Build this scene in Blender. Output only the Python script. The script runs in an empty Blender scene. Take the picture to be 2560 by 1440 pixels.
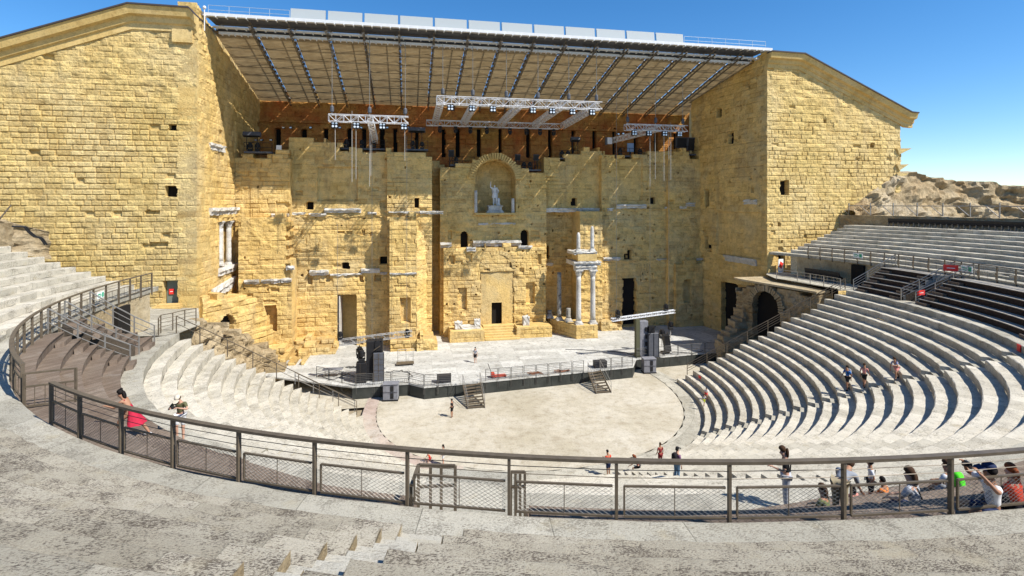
import bpy, bmesh, math, random
import numpy as np
from mathutils import Vector, Matrix
random.seed(7)
R_ = math.radians
S = bpy.context.scene
COL = S.collection

# ------------------------------------------------------------------ camera
EYE = 18.2                      # eye height above the orchestra floor
FPX, TAN, HZ = 1323.7, 0.195, 509.4   # focal length in photo pixels, tan(yaw), horizon row
CY, SY = 1/math.hypot(1, TAN), TAN/math.hypot(1, TAN)
cd = bpy.data.cameras.new('camera'); cam = bpy.data.objects.new('camera', cd); COL.objects.link(cam)
cam.location = (0, 0, EYE); cam.rotation_euler = (R_(90), 0, -math.atan(TAN))
cd.sensor_width = 36; cd.lens = 36*FPX/2560; cd.shift_y = -(720-HZ)/2560
cd.clip_start = 0.1; cd.clip_end = 5000
S.camera = cam
S.render.resolution_x, S.render.resolution_y = 1024, 576

# ------------------------------------------------------------------ light
SUN_EL = 48.0
sdx, sdy = 0.764, -0.645        # horizontal direction towards the sun
w = bpy.data.worlds.new('World'); S.world = w; w.use_nodes = True
nt = w.node_tree; bg = nt.nodes['Background']
sky = nt.nodes.new('ShaderNodeTexSky'); sky.sky_type = 'NISHITA'; sky.sun_disc = False
sky.sun_elevation = R_(SUN_EL); sky.sun_rotation = math.atan2(sdx, sdy)
sky.air_density = 0.85; sky.dust_density = 0.15; sky.ozone_density = 3.0; sky.altitude = 50
hs = nt.nodes.new('ShaderNodeHueSaturation'); hs.inputs['Saturation'].default_value = 1.30
nt.links.new(sky.outputs[0], hs.inputs['Color']); nt.links.new(hs.outputs[0], bg.inputs[0])
bg.inputs[1].default_value = 0.10
sl = bpy.data.lights.new('sun', 'SUN'); sun = bpy.data.objects.new('sun', sl); COL.objects.link(sun)
sl.energy = 4.0; sl.angle = R_(0.5); sl.color = (1.0, 0.955, 0.88)
ce = math.cos(R_(SUN_EL))
sun.rotation_euler = Vector((sdx*ce, sdy*ce, math.sin(R_(SUN_EL)))).to_track_quat('Z', 'Y').to_euler()
sun.location = (60, -40, 80)
S.view_settings.view_transform = 'Standard'; S.view_settings.look = 'None'
S.view_settings.exposure = 0.86; S.view_settings.gamma = 1.0
S.cycles.max_bounces = 9; S.cycles.diffuse_bounces = 7; S.cycles.transparent_max_bounces = 8

# ------------------------------------------------------------------ survey helpers (photo pixel -> point of the place)
def PY(x, y, Y):
    u = (x-1280)/FPX; X = Y*(u+TAN)/(1-u*TAN); d = Y/(CY*(1-u*TAN))
    return Vector((X, Y, EYE-(y-HZ)/FPX*d))
def PZ(x, y, z):
    d = (EYE-z)*FPX/(y-HZ); r = (x-1280)/FPX*d
    return Vector((r*CY+d*SY, d*CY-r*SY, z))
def PP(x, y, p0, n):
    u = (x-1280)/FPX; v = -(y-HZ)/FPX
    D = Vector((u*CY+SY, CY-u*SY, v)); o = Vector((0, 0, EYE))
    return o + D*((Vector(p0)-o).dot(n)/D.dot(n))
def proj(p):
    r = p[0]*CY-p[1]*SY; d = p[0]*SY+p[1]*CY
    return 1280+FPX*r/d, HZ-FPX*(p[2]-EYE)/d

# plan of the seating rings
XC, YC = 11.527, 49.897
HQ = (0.1777, 0.0679, -0.0764, 0.0462, 0.0129, -0.0279); H6, H7 = -0.2589, 0.0715
def ring(R, deg):
    th = math.radians(deg)
    q = 1+HQ[0]*math.cos(2*th)+HQ[1]*math.sin(2*th)+HQ[2]*math.cos(3*th)+HQ[3]*math.sin(3*th)+HQ[4]*math.cos(4*th)+HQ[5]*math.sin(4*th)
    r = R/q
    return (XC+H7*(R-30)+r*math.cos(th), YC+H6*(R-30)+r*math.sin(th))
def RP(R, deg, z): x, y = ring(R, deg); return Vector((x, y, z))

# ------------------------------------------------------------------ object helpers
def tag(o, label=None, cat=None, group=None, kind=None):
    if label: o['label'] = label
    if cat: o['category'] = cat
    if group: o['group'] = group
    if kind: o['kind'] = kind
    return o
def empty(name, label, cat, loc=(0, 0, 0), rz=0, group=None, kind=None):
    o = bpy.data.objects.new(name, None); COL.objects.link(o); o.location = loc; o.rotation_euler = (0, 0, rz)
    o.empty_display_size = 0.2
    return tag(o, label, cat, group, kind)
def link_mesh(name, me, mat, parent=None, world=False):
    o = bpy.data.objects.new(name, me); COL.objects.link(o)
    if mat is not None and not me.materials:
        for m in (mat if isinstance(mat, (list, tuple)) else [mat]): me.materials.append(m)
    if parent is not None:
        o.parent = parent
        if world: o.location = -Vector(parent.location)
    return o
def copy_tree(o, parent=None):
    c = o.copy(); COL.objects.link(c); c.parent = parent
    for ch in [x for x in bpy.data.objects if x.parent == o]: copy_tree(ch, c)
    return c
class MB:
    """collects boxes, beams, tubes, and sheets into one mesh"""
    def __init__(s): s.v = []; s.f = []; s.mi = []; s.cur = 0
    def add(s, vs, fs):
        b = len(s.v); s.v += [tuple(p) for p in vs]; s.f += [tuple(i+b for i in f) for f in fs]; s.mi += [s.cur]*len(fs)
        return s
    def box(s, c, d, rz=0, rot=None):
        c = Vector(c); hx, hy, hz = d[0]/2, d[1]/2, d[2]/2
        M = rot if rot is not None else Matrix.Rotation(rz, 3, 'Z')
        vs = [c+M@Vector((x*hx, y*hy, z*hz)) for x in (-1, 1) for y in (-1, 1) for z in (-1, 1)]
        return s.add(vs, [(0, 1, 3, 2), (4, 6, 7, 5), (0, 4, 5, 1), (2, 3, 7, 6), (0, 2, 6, 4), (1, 5, 7, 3)])
    def beam(s, p, q, w_=0.05, h=None, up=(0, 0, 1)):
        p, q = Vector(p), Vector(q); h = h or w_; t = (q-p); L = t.length
        if L < 1e-6: return s
        t.normalize(); u = Vector(up)
        if abs(t.dot(u)) > 0.98: u = Vector((1, 0, 0))
        a = t.cross(u).normalized(); b = a.cross(t)
        vs = [c+a*(i*w_/2)+b*(j*h/2) for c in (p, q) for i, j in ((-1, -1), (1, -1), (1, 1), (-1, 1))]
        return s.add(vs, [(0, 3, 2, 1), (4, 5, 6, 7), (0, 1, 5, 4), (1, 2, 6, 5), (2, 3, 7, 6), (3, 0, 4, 7)])
    def tube(s, p, q, r=0.03, n=6, r2=None):
        p, q = Vector(p), Vector(q); t = (q-p)
        if t.length < 1e-6: return s
        t.normalize(); u = Vector((0, 0, 1)) if abs(t.z) < 0.9 else Vector((1, 0, 0))
        a = t.cross(u).normalized(); b = a.cross(t); r2 = r if r2 is None else r2
        vs = [p+(a*math.cos(k*2*math.pi/n)+b*math.sin(k*2*math.pi/n))*r for k in range(n)]
        vs += [q+(a*math.cos(k*2*math.pi/n)+b*math.sin(k*2*math.pi/n))*r2 for k in range(n)]
        fs = [(k, (k+1) % n, n+(k+1) % n, n+k) for k in range(n)]+[tuple(range(n-1, -1, -1)), tuple(range(n, 2*n))]
        return s.add(vs, fs)
    def lathe(s, c, prof, n=14, wob=0, seed=0):
        rr = random.Random(seed); c = Vector(c); vs = []; m = len(prof)
        for r, z in prof:
            for k in range(n):
                j = 1+wob*(rr.random()-.5); vs.append(c+Vector((r*j*math.cos(k*2*math.pi/n), r*j*math.sin(k*2*math.pi/n), z)))
        fs = [(i*n+k, i*n+(k+1) % n, (i+1)*n+(k+1) % n, (i+1)*n+k) for i in range(m-1) for k in range(n)]
        fs += [tuple(range(n-1, -1, -1)), tuple((m-1)*n+k for k in range(n))]
        return s.add(vs, fs)
    def prism(s, poly, z0, z1):
        n = len(poly); vs = [(p[0], p[1], z0) for p in poly]+[(p[0], p[1], z1) for p in poly]
        return s.add(vs, [tuple(range(n-1, -1, -1)), tuple(range(n, 2*n))]+[(k, (k+1) % n, n+(k+1) % n, n+k) for k in range(n)])
    def quad(s, a, b, c, d): return s.add([a, b, c, d], [(0, 1, 2, 3)])
    def build(s, name, mat, parent=None, bevel=0, smooth=False, world=False):
        me = bpy.data.meshes.new(name); me.from_pydata(s.v, [], s.f); me.update()
        mats = mat if isinstance(mat, (list, tuple)) else [mat]
        for m in mats: me.materials.append(m)
        if len(mats) > 1: me.polygons.foreach_set('material_index', s.mi)
        bm = bmesh.new(); bm.from_mesh(me); bmesh.ops.recalc_face_normals(bm, faces=bm.faces); bm.to_mesh(me); bm.free()
        if smooth: me.polygons.foreach_set('use_smooth', [True]*len(me.polygons))
        o = link_mesh(name, me, None, parent, world)
        if bevel:
            b = o.modifiers.new('b', 'BEVEL'); b.width = bevel; b.segments = 1; b.limit_method = 'ANGLE'
        return o

# ------------------------------------------------------------------ materials
def mat(name, col, rough=0.8, metal=0.0, noise=0.0, nscale=3.0, col2=None, bump=0.0, bscale=20.0, spec=0.3):
    m = bpy.data.materials.new(name); m.use_nodes = True; t = m.node_tree; N, L = t.nodes, t.links
    b = N['Principled BSDF']; b.inputs['Base Color'].default_value = (*col, 1); b.inputs['Roughness'].default_value = rough
    b.inputs['Metallic'].default_value = metal; b.inputs['Specular IOR Level'].default_value = spec
    if noise or bump:
        tc = N.new('ShaderNodeTexCoord')
        if noise:
            n = N.new('ShaderNodeTexNoise'); n.inputs['Scale'].default_value = nscale; n.inputs['Detail'].default_value = 6; n.inputs['Roughness'].default_value = 0.65
            L.new(tc.outputs['Object'], n.inputs['Vector'])
            mr = N.new('ShaderNodeMapRange'); mr.inputs[1].default_value = 0.35; mr.inputs[2].default_value = 0.65
            L.new(n.outputs['Fac'], mr.inputs[0])
            mx = N.new('ShaderNodeMix'); mx.data_type = 'RGBA'
            c2 = col2 or tuple(c*(1-noise) for c in col)
            mx.inputs[6].default_value = (*col, 1); mx.inputs[7].default_value = (*c2, 1)
            L.new(mr.outputs[0], mx.inputs[0]); L.new(mx.outputs[2], b.inputs['Base Color'])
        if bump:
            n2 = N.new('ShaderNodeTexNoise'); n2.inputs['Scale'].default_value = bscale; n2.inputs['Detail'].default_value = 5
            L.new(tc.outputs['Object'], n2.inputs['Vector'])
            bp = N.new('ShaderNodeBump'); bp.inputs['Strength'].default_value = 1; bp.inputs['Distance'].default_value = bump
            L.new(n2.outputs['Fac'], bp.inputs['Height']); L.new(bp.outputs[0], b.inputs['Normal'])
    return m
def ramp(N, L, src, stops):
    r = N.new('ShaderNodeValToRGB'); e = r.color_ramp.elements
    while len(e) < len(stops): e.new(0.5)
    for k, (p, c) in enumerate(stops): e[k].position = p; e[k].color = (*c, 1) if len(c) == 3 else c
    L.new(src, r.inputs[0]); return r
def mixc(N, L, fac, a, b, mode='MIX'):
    mx = N.new('ShaderNodeMix'); mx.data_type = 'RGBA'; mx.blend_type = mode
    if isinstance(fac, float): mx.inputs[0].default_value = fac
    else: L.new(fac, mx.inputs[0])
    for i, v in ((6, a), (7, b)):
        if isinstance(v, tuple): mx.inputs[i].default_value = (*v, 1)
        else: L.new(v, mx.inputs[i])
    return mx.outputs[2]
def noise(N, L, vec, sc, det=5, rough=0.6, dist=0.0):
    n = N.new('ShaderNodeTexNoise'); n.inputs['Scale'].default_value = sc; n.inputs['Detail'].default_value = det
    n.inputs['Roughness'].default_value = rough; n.inputs['Distortion'].default_value = dist
    L.new(vec, n.inputs['Vector']); return n.outputs['Fac']
def stone_mat(name, ca, cb, cc, grime=(0.16, 0.13, 0.09), gr=0.45, bump=0.05, pit=0.0):
    """weathered ashlar: block tone comes from the mesh attribute 'tone', grime and pits are noise in the stone"""
    m = bpy.data.materials.new(name); m.use_nodes = True; t = m.node_tree; N, L = t.nodes, t.links
    b = N['Principled BSDF']; b.inputs['Roughness'].default_value = 0.92; b.inputs['Specular IOR Level'].default_value = 0.15
    tc = N.new('ShaderNodeTexCoord'); g = N.new('ShaderNodeNewGeometry'); v = g.outputs['Position']
    at = N.new('ShaderNodeAttribute'); at.attribute_name = 'tone'
    big = noise(N, L, v, 0.16, 5, 0.65, 0.4)
    r1 = ramp(N, L, big, [(0.36, ca), (0.5, cb), (0.64, cc)])
    tr = ramp(N, L, at.outputs['Fac'], [(0.0, (0.70, 0.65, 0.58)), (0.25, (0.87, 0.85, 0.82)), (0.5, (0.97, 0.97, 0.97)), (1.0, (1.10, 1.09, 1.06))])
    c = mixc(N, L, 1.0, r1.outputs[0], tr.outputs[0], 'MULTIPLY')
    med = noise(N, L, v, 1.3, 8, 0.72)
    r2 = ramp(N, L, med, [(0.3, (0.72, 0.68, 0.62)), (0.5, (1, 1, 1)), (0.7, (1.12, 1.11, 1.08))])
    c = mixc(N, L, 1.0, c, r2.outputs[0], 'MULTIPLY')
    # dark weathering streaks (stretched vertically)
    mp = N.new('ShaderNodeMapping'); mp.inputs['Scale'].default_value = (0.55, 0.55, 0.10); L.new(v, mp.inputs[0])
    st = noise(N, L, mp.outputs[0], 1.0, 7, 0.7)
    r3 = ramp(N, L, st, [(0.52, (0, 0, 0)), (0.72, (1, 1, 1))])
    fm = N.new('ShaderNodeMath'); fm.operation = 'MULTIPLY'; fm.inputs[1].default_value = gr; L.new(r3.outputs[0], fm.inputs[0])
    c = mixc(N, L, fm.outputs[0], c, grime)
    fine = noise(N, L, v, 7.0, 6, 0.75)
    r4 = ramp(N, L, fine, [(0.30, (0.62, 0.6, 0.56)), (0.46, (1, 1, 1)), (0.75, (1.12, 1.12, 1.1))])
    c = mixc(N, L, 1.0, c, r4.outputs[0], 'MULTIPLY')
    L.new(c, b.inputs['Base Color'])
    ad = N.new('ShaderNodeMath'); ad.operation = 'ADD'; L.new(med, ad.inputs[0]); L.new(fine, ad.inputs[1])
    bp = N.new('ShaderNodeBump'); bp.inputs['Distance'].default_value = bump*2.2; L.new(ad.outputs[0], bp.inputs['Height'])
    L.new(bp.outputs[0], b.inputs['Normal'])
    return m
def seat_mat(name, ca, cb, dark=(0.10, 0.085, 0.065), pit=0.5, pscale=9.0, jx=1.3, jy=3.0, jdark=0.5, warm=(0.42, 0.36, 0.24), po=(.80,.88), grain=.62):
    """limestone seating: UV is metres along and across the ring, blocks jointed every jx metres"""
    m = bpy.data.materials.new(name); m.use_nodes = True; t = m.node_tree; N, L = t.nodes, t.links
    b = N['Principled BSDF']; b.inputs['Roughness'].default_value = 0.9; b.inputs['Specular IOR Level'].default_value = 0.2
    tc = N.new('ShaderNodeTexCoord'); g = N.new('ShaderNodeNewGeometry'); v = g.outputs['Position']
    br = N.new('ShaderNodeTexBrick'); br.offset = 0.0; L.new(tc.outputs['UV'], br.inputs['Vector'])
    br.inputs['Scale'].default_value = 1; br.inputs['Brick Width'].default_value = jx; br.inputs['Row Height'].default_value = jy
    br.inputs['Mortar Size'].default_value = 0.012; br.inputs['Mortar Smooth'].default_value = 0.2; br.inputs['Bias'].default_value = 0
    br.inputs['Color1'].default_value = (0.80, 0.79, 0.75, 1); br.inputs['Color2'].default_value = (1.1, 1.09, 1.06, 1); br.inputs['Mortar'].default_value = (jdark, jdark, jdark*.95, 1)
    big = noise(N, L, v, 0.5, 6, 0.7); r1 = ramp(N, L, big, [(0.35, ca), (0.65, cb)])
    c = mixc(N, L, 1.0, r1.outputs[0], br.outputs['Color'], 'MULTIPLY')
    # lichen-dark pits gathered in patches
    mp = N.new('ShaderNodeMapping'); mp.inputs['Scale'].default_value = (.8, 1.8, 1); mp.inputs['Rotation'].default_value = (0, 0, 0.35); L.new(v, mp.inputs[0])
    pn = noise(N, L, mp.outputs[0], pscale, 8, 0.75); pa = noise(N, L, v, 1.5, 6, 0.7)
    ma = N.new('ShaderNodeMath'); ma.operation = 'MULTIPLY_ADD'; ma.inputs[1].default_value = 0.55; L.new(pa, ma.inputs[0]); L.new(pn, ma.inputs[2])
    r2 = ramp(N, L, ma.outputs[0], [(po[0], (0, 0, 0)), (po[1], (1, 1, 1))])
    fm = N.new('ShaderNodeMath'); fm.operation = 'MULTIPLY'; fm.inputs[1].default_value = pit; L.new(r2.outputs[0], fm.inputs[0])
    c = mixc(N, L, fm.outputs[0], c, dark)
    wn = noise(N, L, v, 1.7, 3, 0.5); r3 = ramp(N, L, wn, [(0.60, (0, 0, 0)), (0.75, (0.5, 0.5, 0.5))])
    c = mixc(N, L, r3.outputs[0], c, warm)
    fine = noise(N, L, v, 48, 5, 0.8); r4 = ramp(N, L, fine, [(0.33, (grain, grain*.97, grain*.91)), (0.5, (1.0, 1.0, 1.0)), (0.7, (1.12, 1.12, 1.1))])
    c = mixc(N, L, 1.0, c, r4.outputs[0], 'MULTIPLY')
    L.new(c, b.inputs['Base Color'])
    bp = N.new('ShaderNodeBump'); bp.inputs['Distance'].default_value = 0.03; bp.invert = True; L.new(ma.outputs[0], bp.inputs['Height']); L.new(bp.outputs[0], b.inputs['Normal'])
    return m
M = {}
M['wall'] = stone_mat('ochre_ashlar', (0.60, 0.44, 0.17), (0.65, 0.48, 0.20), (0.67, 0.515, 0.245), gr=0.42, grime=(.40,.31,.18))
M['wall_inner'] = stone_mat('ochre_ashlar_worn', (0.66, 0.46, 0.165), (0.69, 0.49, 0.195), (0.59, 0.45, 0.22), gr=0.55, grime=(0.28, 0.21, 0.12))
M['smooth'] = stone_mat('ochre_dressed_stone', (0.58, 0.40, 0.15), (0.60, 0.43, 0.17), (0.62, 0.46, 0.21), gr=0.12, bump=0.012)
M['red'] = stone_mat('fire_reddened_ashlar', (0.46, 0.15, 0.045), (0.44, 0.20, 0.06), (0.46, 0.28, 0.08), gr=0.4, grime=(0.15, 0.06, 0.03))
M['rubble'] = stone_mat('rubble_masonry', (0.36, 0.27, 0.15), (0.46, 0.36, 0.22), (0.54, 0.44, 0.29), gr=0.4, bump=0.09)
M['rock'] = stone_mat('hill_rock', (0.44, 0.32, 0.18), (0.52, 0.41, 0.25), (0.60, 0.50, 0.35), gr=0.55, bump=0.12)
M['seat'] = seat_mat('pale_limestone_seats', (0.54, 0.50, 0.42), (0.64, 0.60, 0.515), pit=0.6, grain=.78, pscale=14)
M['seat_old'] = seat_mat('pitted_limestone_seats', (0.45, 0.405, 0.32), (0.54, 0.495, 0.405), pit=0.92, pscale=30.0, jx=2.6, jdark=0.62, po=(.785,.845), dark=(.09,.07,.055))
M['walkway'] = seat_mat('white_walkway_stone', (0.45, 0.425, 0.36), (0.51, 0.485, 0.415), pit=0.6, pscale=22, po=(.78,.86), jx=2.4)
M['deck'] = seat_mat('stage_boards', (0.48, 0.48, 0.465), (0.56, 0.56, 0.54), pit=0.5, pscale=4, jx=2.4, jy=1.2, jdark=0.62, warm=(0.5, 0.48, 0.42))
M['sand'] = stone_mat('orchestra_floor', (0.41, 0.365, 0.275), (0.47, 0.425, 0.335), (0.53, 0.49, 0.405), gr=0.30, grime=(.33,.27,.19), bump=0.01)
M['pink'] = stone_mat('pink_marble_paving', (0.42, 0.33, 0.28), (0.45, 0.37, 0.31), (0.46, 0.41, 0.35), gr=0.25, bump=0.01)
M['marble'] = stone_mat('white_marble', (0.46, 0.44, 0.39), (0.56, 0.54, 0.50), (0.62, 0.61, 0.57), gr=0.6, grime=(0.28, 0.26, 0.23), bump=0.02)
M['stair_old'] = seat_mat('worn_stair_stone', (0.54, 0.515, 0.45), (0.62, 0.59, 0.52), pit=0.4, pscale=18, jx=9)
M['steel'] = mat('bronze_grey_steel', (0.145, 0.115, 0.08), 0.5, 0.15, 0.3, 4)
M['steel_lt'] = mat('galvanised_steel', (0.34, 0.33, 0.31), 0.45, 0.5, 0.25, 5)
M['steel_dk'] = mat('dull_dark_steel', (0.105, 0.10, 0.09), 0.6, 0.2, 0.3, 5)
M['alu'] = mat('aluminium_truss', (0.72, 0.73, 0.75), 0.35, 0.35, 0.15, 3)
M['white'] = mat('white_paint', (0.66, 0.67, 0.68), 0.5, 0, 0.12, 2)
M['black'] = mat('black_equipment', (0.018, 0.018, 0.02), 0.5, 0, 0.3, 5)
M['dgrey'] = mat('dark_grey_cabinet', (0.10, 0.105, 0.12), 0.55, 0, 0.3, 3)
M['mgrey'] = mat('grey_cover_cloth', (0.23, 0.23, 0.25), 0.8, 0, 0.3, 3)
M['dark'] = mat('shade_and_door_black', (0.012, 0.010, 0.008), 1.0)  # paints the shade inside openings; also coats the small passage door
M['podium'] = mat('stage_front_panel', (0.022, 0.025, 0.022), 0.6, 0, 0.7, 0.8, col2=(0.05, 0.053, 0.047))
M['rust'] = mat('rusty_steel', (0.22, 0.10, 0.05), 0.8, 0.2, 0.4, 3)
M['green'] = mat('green_sign', (0.05, 0.38, 0.22), 0.5)
M['signwhite'] = mat('sign_white', (0.8, 0.82, 0.8), 0.5)
M['redp'] = mat('red_sign', (0.75, 0.04, 0.03), 0.5)
M['lens'] = mat('lamp_lens', (0.75, 0.8, 0.85), 0.1, 0.2)
# ------------------------------------------------------------------ relief walls
def _lat(ix, iy, seed):
    h = (ix.astype(np.int64)*374761393 + iy.astype(np.int64)*668265263 + seed*974634777) & 0x7fffffff
    h = ((h ^ (h >> 13))*1274126177) & 0x7fffffff
    return ((h ^ (h >> 16)) & 0xffff)/65535.0
def vnoise(x, y, seed=0):
    ix, iy = np.floor(x), np.floor(y); fx, fy = x-ix, y-iy; fx = fx*fx*(3-2*fx); fy = fy*fy*(3-2*fy)
    a = _lat(ix, iy, seed); b = _lat(ix+1, iy, seed); c = _lat(ix, iy+1, seed); d = _lat(ix+1, iy+1, seed)
    return (a*(1-fx)+b*fx)*(1-fy)+(c*(1-fx)+d*fx)*fy
def fbm(x, y, seed=0, o=4):
    s = 0; a = 0.5
    for k in range(o): s = s+a*vnoise(x*2**k, y*2**k, seed+k*17); a *= 0.5
    return s/(1-0.5**o)
def blocks(u, z, ch, bl, seed):
    """course and block layout: returns distance to nearest joint and a random number per block"""
    zz = z+0.10*(fbm(u*0.25, z*0.25, seed+5, 2)-.5)
    row = np.floor(zz/ch); fz = zz/ch-row
    # courses of unequal block length
    off = _lat(row, row*0+3, seed)*bl; lf = bl*(0.75+0.7*_lat(row, row*0+9, seed))
    uu = (u+off)/lf; jit = 0.28*(_lat(np.floor(uu), row, seed+1)-.5); c0 = np.floor(uu+jit*0)
    # jittered joints
    j0 = c0+0.3*(_lat(c0, row, seed+2)-.5); j1 = c0+1+0.3*(_lat(c0+1, row, seed+2)-.5)
    blk = np.where(uu < j0, c0-1, np.where(uu > j1, c0+1, c0))
    jl = blk+0.3*(_lat(blk, row, seed+2)-.5); jr = blk+1+0.3*(_lat(blk+1, row, seed+2)-.5)
    du = np.minimum(uu-jl, jr-uu)*lf; dz = np.minimum(fz, 1-fz)*ch
    return np.minimum(du, dz), _lat(blk, row, seed+4), _lat(blk, row, seed+6)
voids = []
def hf_wall(name, p0, p1, zb, zt, mat_, parent, top=None, holes=(), step=0.13, ch=0.55, bl=0.95, rel=0.05, joint=0.09,
            ero=0.12, eroz=None, thick=1.5, seed=1, ragged=0.0, closed_bottom=False, ragx=0.0, smooth=False, batter=0.0, putlog=0.0):
    p0, p1 = Vector((p0[0], p0[1], 0)), Vector((p1[0], p1[1], 0)); t = p1-p0; Lw = t.length; t.normalize()
    n = Vector((t.y, -t.x, 0))
    nu = max(2, int(Lw/step)); nz = max(2, int((zt-zb)/step))
    U, Z = np.meshgrid(np.linspace(0, Lw, nu+1), np.linspace(zb, zt, nz+1))
    d, rnd, rnd2 = blocks(U, Z, ch, bl, seed)
    big = fbm(U*0.13, Z*0.13, seed+31, 4); me_ = fbm(U*1.1, Z*1.6, seed+41, 4); fi = fbm(U*4.5, Z*6, seed+51, 2)
    em = np.clip((big-0.42)*4, 0, 1)                       # where the blocks are eroded
    if eroz is not None: em = np.clip(em*0.5+eroz(U, Z), 0, 1)
    j = np.clip(1-d/0.085, 0, 1)
    h = rel*(rnd-0.5)*2*(1-0.4*em) - joint*j**1.5*(1-0.55*em) + ero*em*(me_-0.5)*2 + 0.05*(fi-0.5) + 0.05*(me_-.5)
    # lost blocks and chipped holes
    h = np.where((rnd2 > 0.985) & (d > 0.05), h-0.22, h)
    if putlog:
        pk = _lat(np.floor(U/0.9), np.floor(Z/1.15), seed+77)
        fu = U/0.9-np.floor(U/0.9); fz = Z/1.15-np.floor(Z/1.15)
        h = np.where((pk < putlog) & (np.abs(fu-.3-.4*_lat(np.floor(U/0.9), np.floor(Z/1.15), seed+78)) < .10) & (np.abs(fz-.3-.4*_lat(np.floor(U/0.9), np.floor(Z/1.15), seed+79)) < .08), h-0.45, h)
    if batter: h = h+batter*(zt-Z)
    keep = np.ones((nz, nu), bool)
    uc = (U[:-1, :-1]+U[1:, 1:])/2; zc = (Z[:-1, :-1]+Z[1:, 1:])/2
    dc, rc, rc2 = blocks(uc, zc, ch, bl, seed)
    if top is not None:
        xs = [a for a, b in top]; ys = [b for a, b in top]
        if ragged:      # the broken top steps down block by block
            zz_ = zc+0.10*(fbm(uc*0.25, zc*0.25, seed+5, 2)-.5); rowc = (np.floor(zz_/ch)+.5)*ch; uq = (np.floor(uc/(bl*.8)+.5*(np.floor(zz_/ch) % 2))+.5)*bl*.8-.25*bl
            keep &= rowc < np.interp(uq, xs, ys)+(ragged+.18)*(rc-0.5)*2
        else: keep &= zc < np.interp(uc, xs, ys)
    if ragx:
        keep &= uc > ragx*(rc*0.6+0.4*fbm(zc*0.5, zc*0+1, seed+3)) if ragx > 0 else uc < Lw+ragx*(rc*0.6+0.4*fbm(zc*0.5, zc*0+1, seed+3))
    for ho in holes:
        u0, u1, z0, z1, dep = ho[:5]; arch = len(ho) > 5 and ho[5]
        jag = 0.10*(me_-0.5)
        ins = (U > u0+jag) & (U < u1+jag) & (Z > z0)
        if arch:
            cu = (u0+u1)/2; r = (u1-u0)/2
            ins &= (Z < z1-r) | ((U-cu)**2+(Z-(z1-r))**2 < r*r)
        else: ins &= Z < z1+jag
        h = np.where(ins, h*(0.4 if abs(dep) < 1 else 0.1)-dep, h)
    P = np.stack([p0.x+t.x*U+n.x*h, p0.y+t.y*U+n.y*h, Z+0.02*(fi-.5)], -1).reshape(-1, 3)
    idx = np.arange((nz+1)*(nu+1)).reshape(nz+1, nu+1)
    F = np.stack([idx[:-1, :-1], idx[:-1, 1:], idx[1:, 1:], idx[1:, :-1]], -1)
    front = F[keep]
    kp = np.pad(keep, 1); c = kp[1:-1, 1:-1]
    ed = []
    for sl_, (a, b) in (((slice(0, -2), slice(1, -1)), (0, 1)), ((slice(2, None), slice(1, -1)), (2, 3)), ((slice(1, -1), slice(0, -2)), (3, 0)), ((slice(1, -1), slice(2, None)), (1, 2))):
        ex = c & ~kp[sl_]
        q = F[ex]; ed.append(np.stack([q[:, b], q[:, a]], -1))
    ed = np.concatenate(ed)
    used = np.unique(ed); mp = np.full(len(P), -1); mp[used] = np.arange(len(used))+len(P)
    B = P[used].copy(); B[:, 0] -= n.x*thick; B[:, 1] -= n.y*thick
    side = np.stack([ed[:, 0], ed[:, 1], mp[ed[:, 1]], mp[ed[:, 0]]], -1)
    V = np.concatenate([P, B]); A = np.concatenate([front, side])
    tone = 0.5+0.42*(rnd-0.5)*2*0.8+0.25*(big-.5)-0.50*j*(1-em*.7)
    tone = np.concatenate([tone.reshape(-1), tone.reshape(-1)[used]])
    # drop unused vertices
    uv_ = np.unique(A); re = np.zeros(len(V), int); re[uv_] = np.arange(len(uv_)); V = V[uv_]; A = re[A]; tone = tone[uv_]
    voids.clear()
    for ho in holes:
        if 0.8 <= ho[4] and ho[4] not in (2.6, 3.2) and not (len(ho) > 6): voids.append(ho)
    me = bpy.data.meshes.new(name)
    me.vertices.add(len(V)); me.vertices.foreach_set('co', V.ravel().astype('f'))
    me.loops.add(A.size); me.loops.foreach_set('vertex_index', A.ravel().astype('i'))
    me.polygons.add(len(A)); me.polygons.foreach_set('loop_start', np.arange(0, A.size, 4, dtype='i')); me.polygons.foreach_set('loop_total', np.full(len(A), 4, 'i'))
    me.update(calc_edges=True)
    a = me.attributes.new('tone', 'FLOAT', 'POINT'); a.data.foreach_set('value', np.clip(tone, 0, 1).astype('f'))
    if smooth: me.polygons.foreach_set('use_smooth', np.ones(len(A), bool))
    else: me.polygons.foreach_set('use_smooth', np.zeros(len(A), bool))
    o_ = link_mesh(name, me, mat_, parent, world=True)
    for ho in list(voids):          # black sheet just inside each deep opening paints its shade
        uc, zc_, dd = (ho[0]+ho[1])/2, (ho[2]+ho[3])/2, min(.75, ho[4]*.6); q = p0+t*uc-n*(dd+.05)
        b = MB(); b.box((q.x, q.y, zc_), (ho[1]-ho[0]+.5, .06, ho[3]-ho[2]+.5), rz=math.atan2(t.y, t.x)); b.build('painted_shade', M['dark'], parent, world=True)
    return o_
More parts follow.
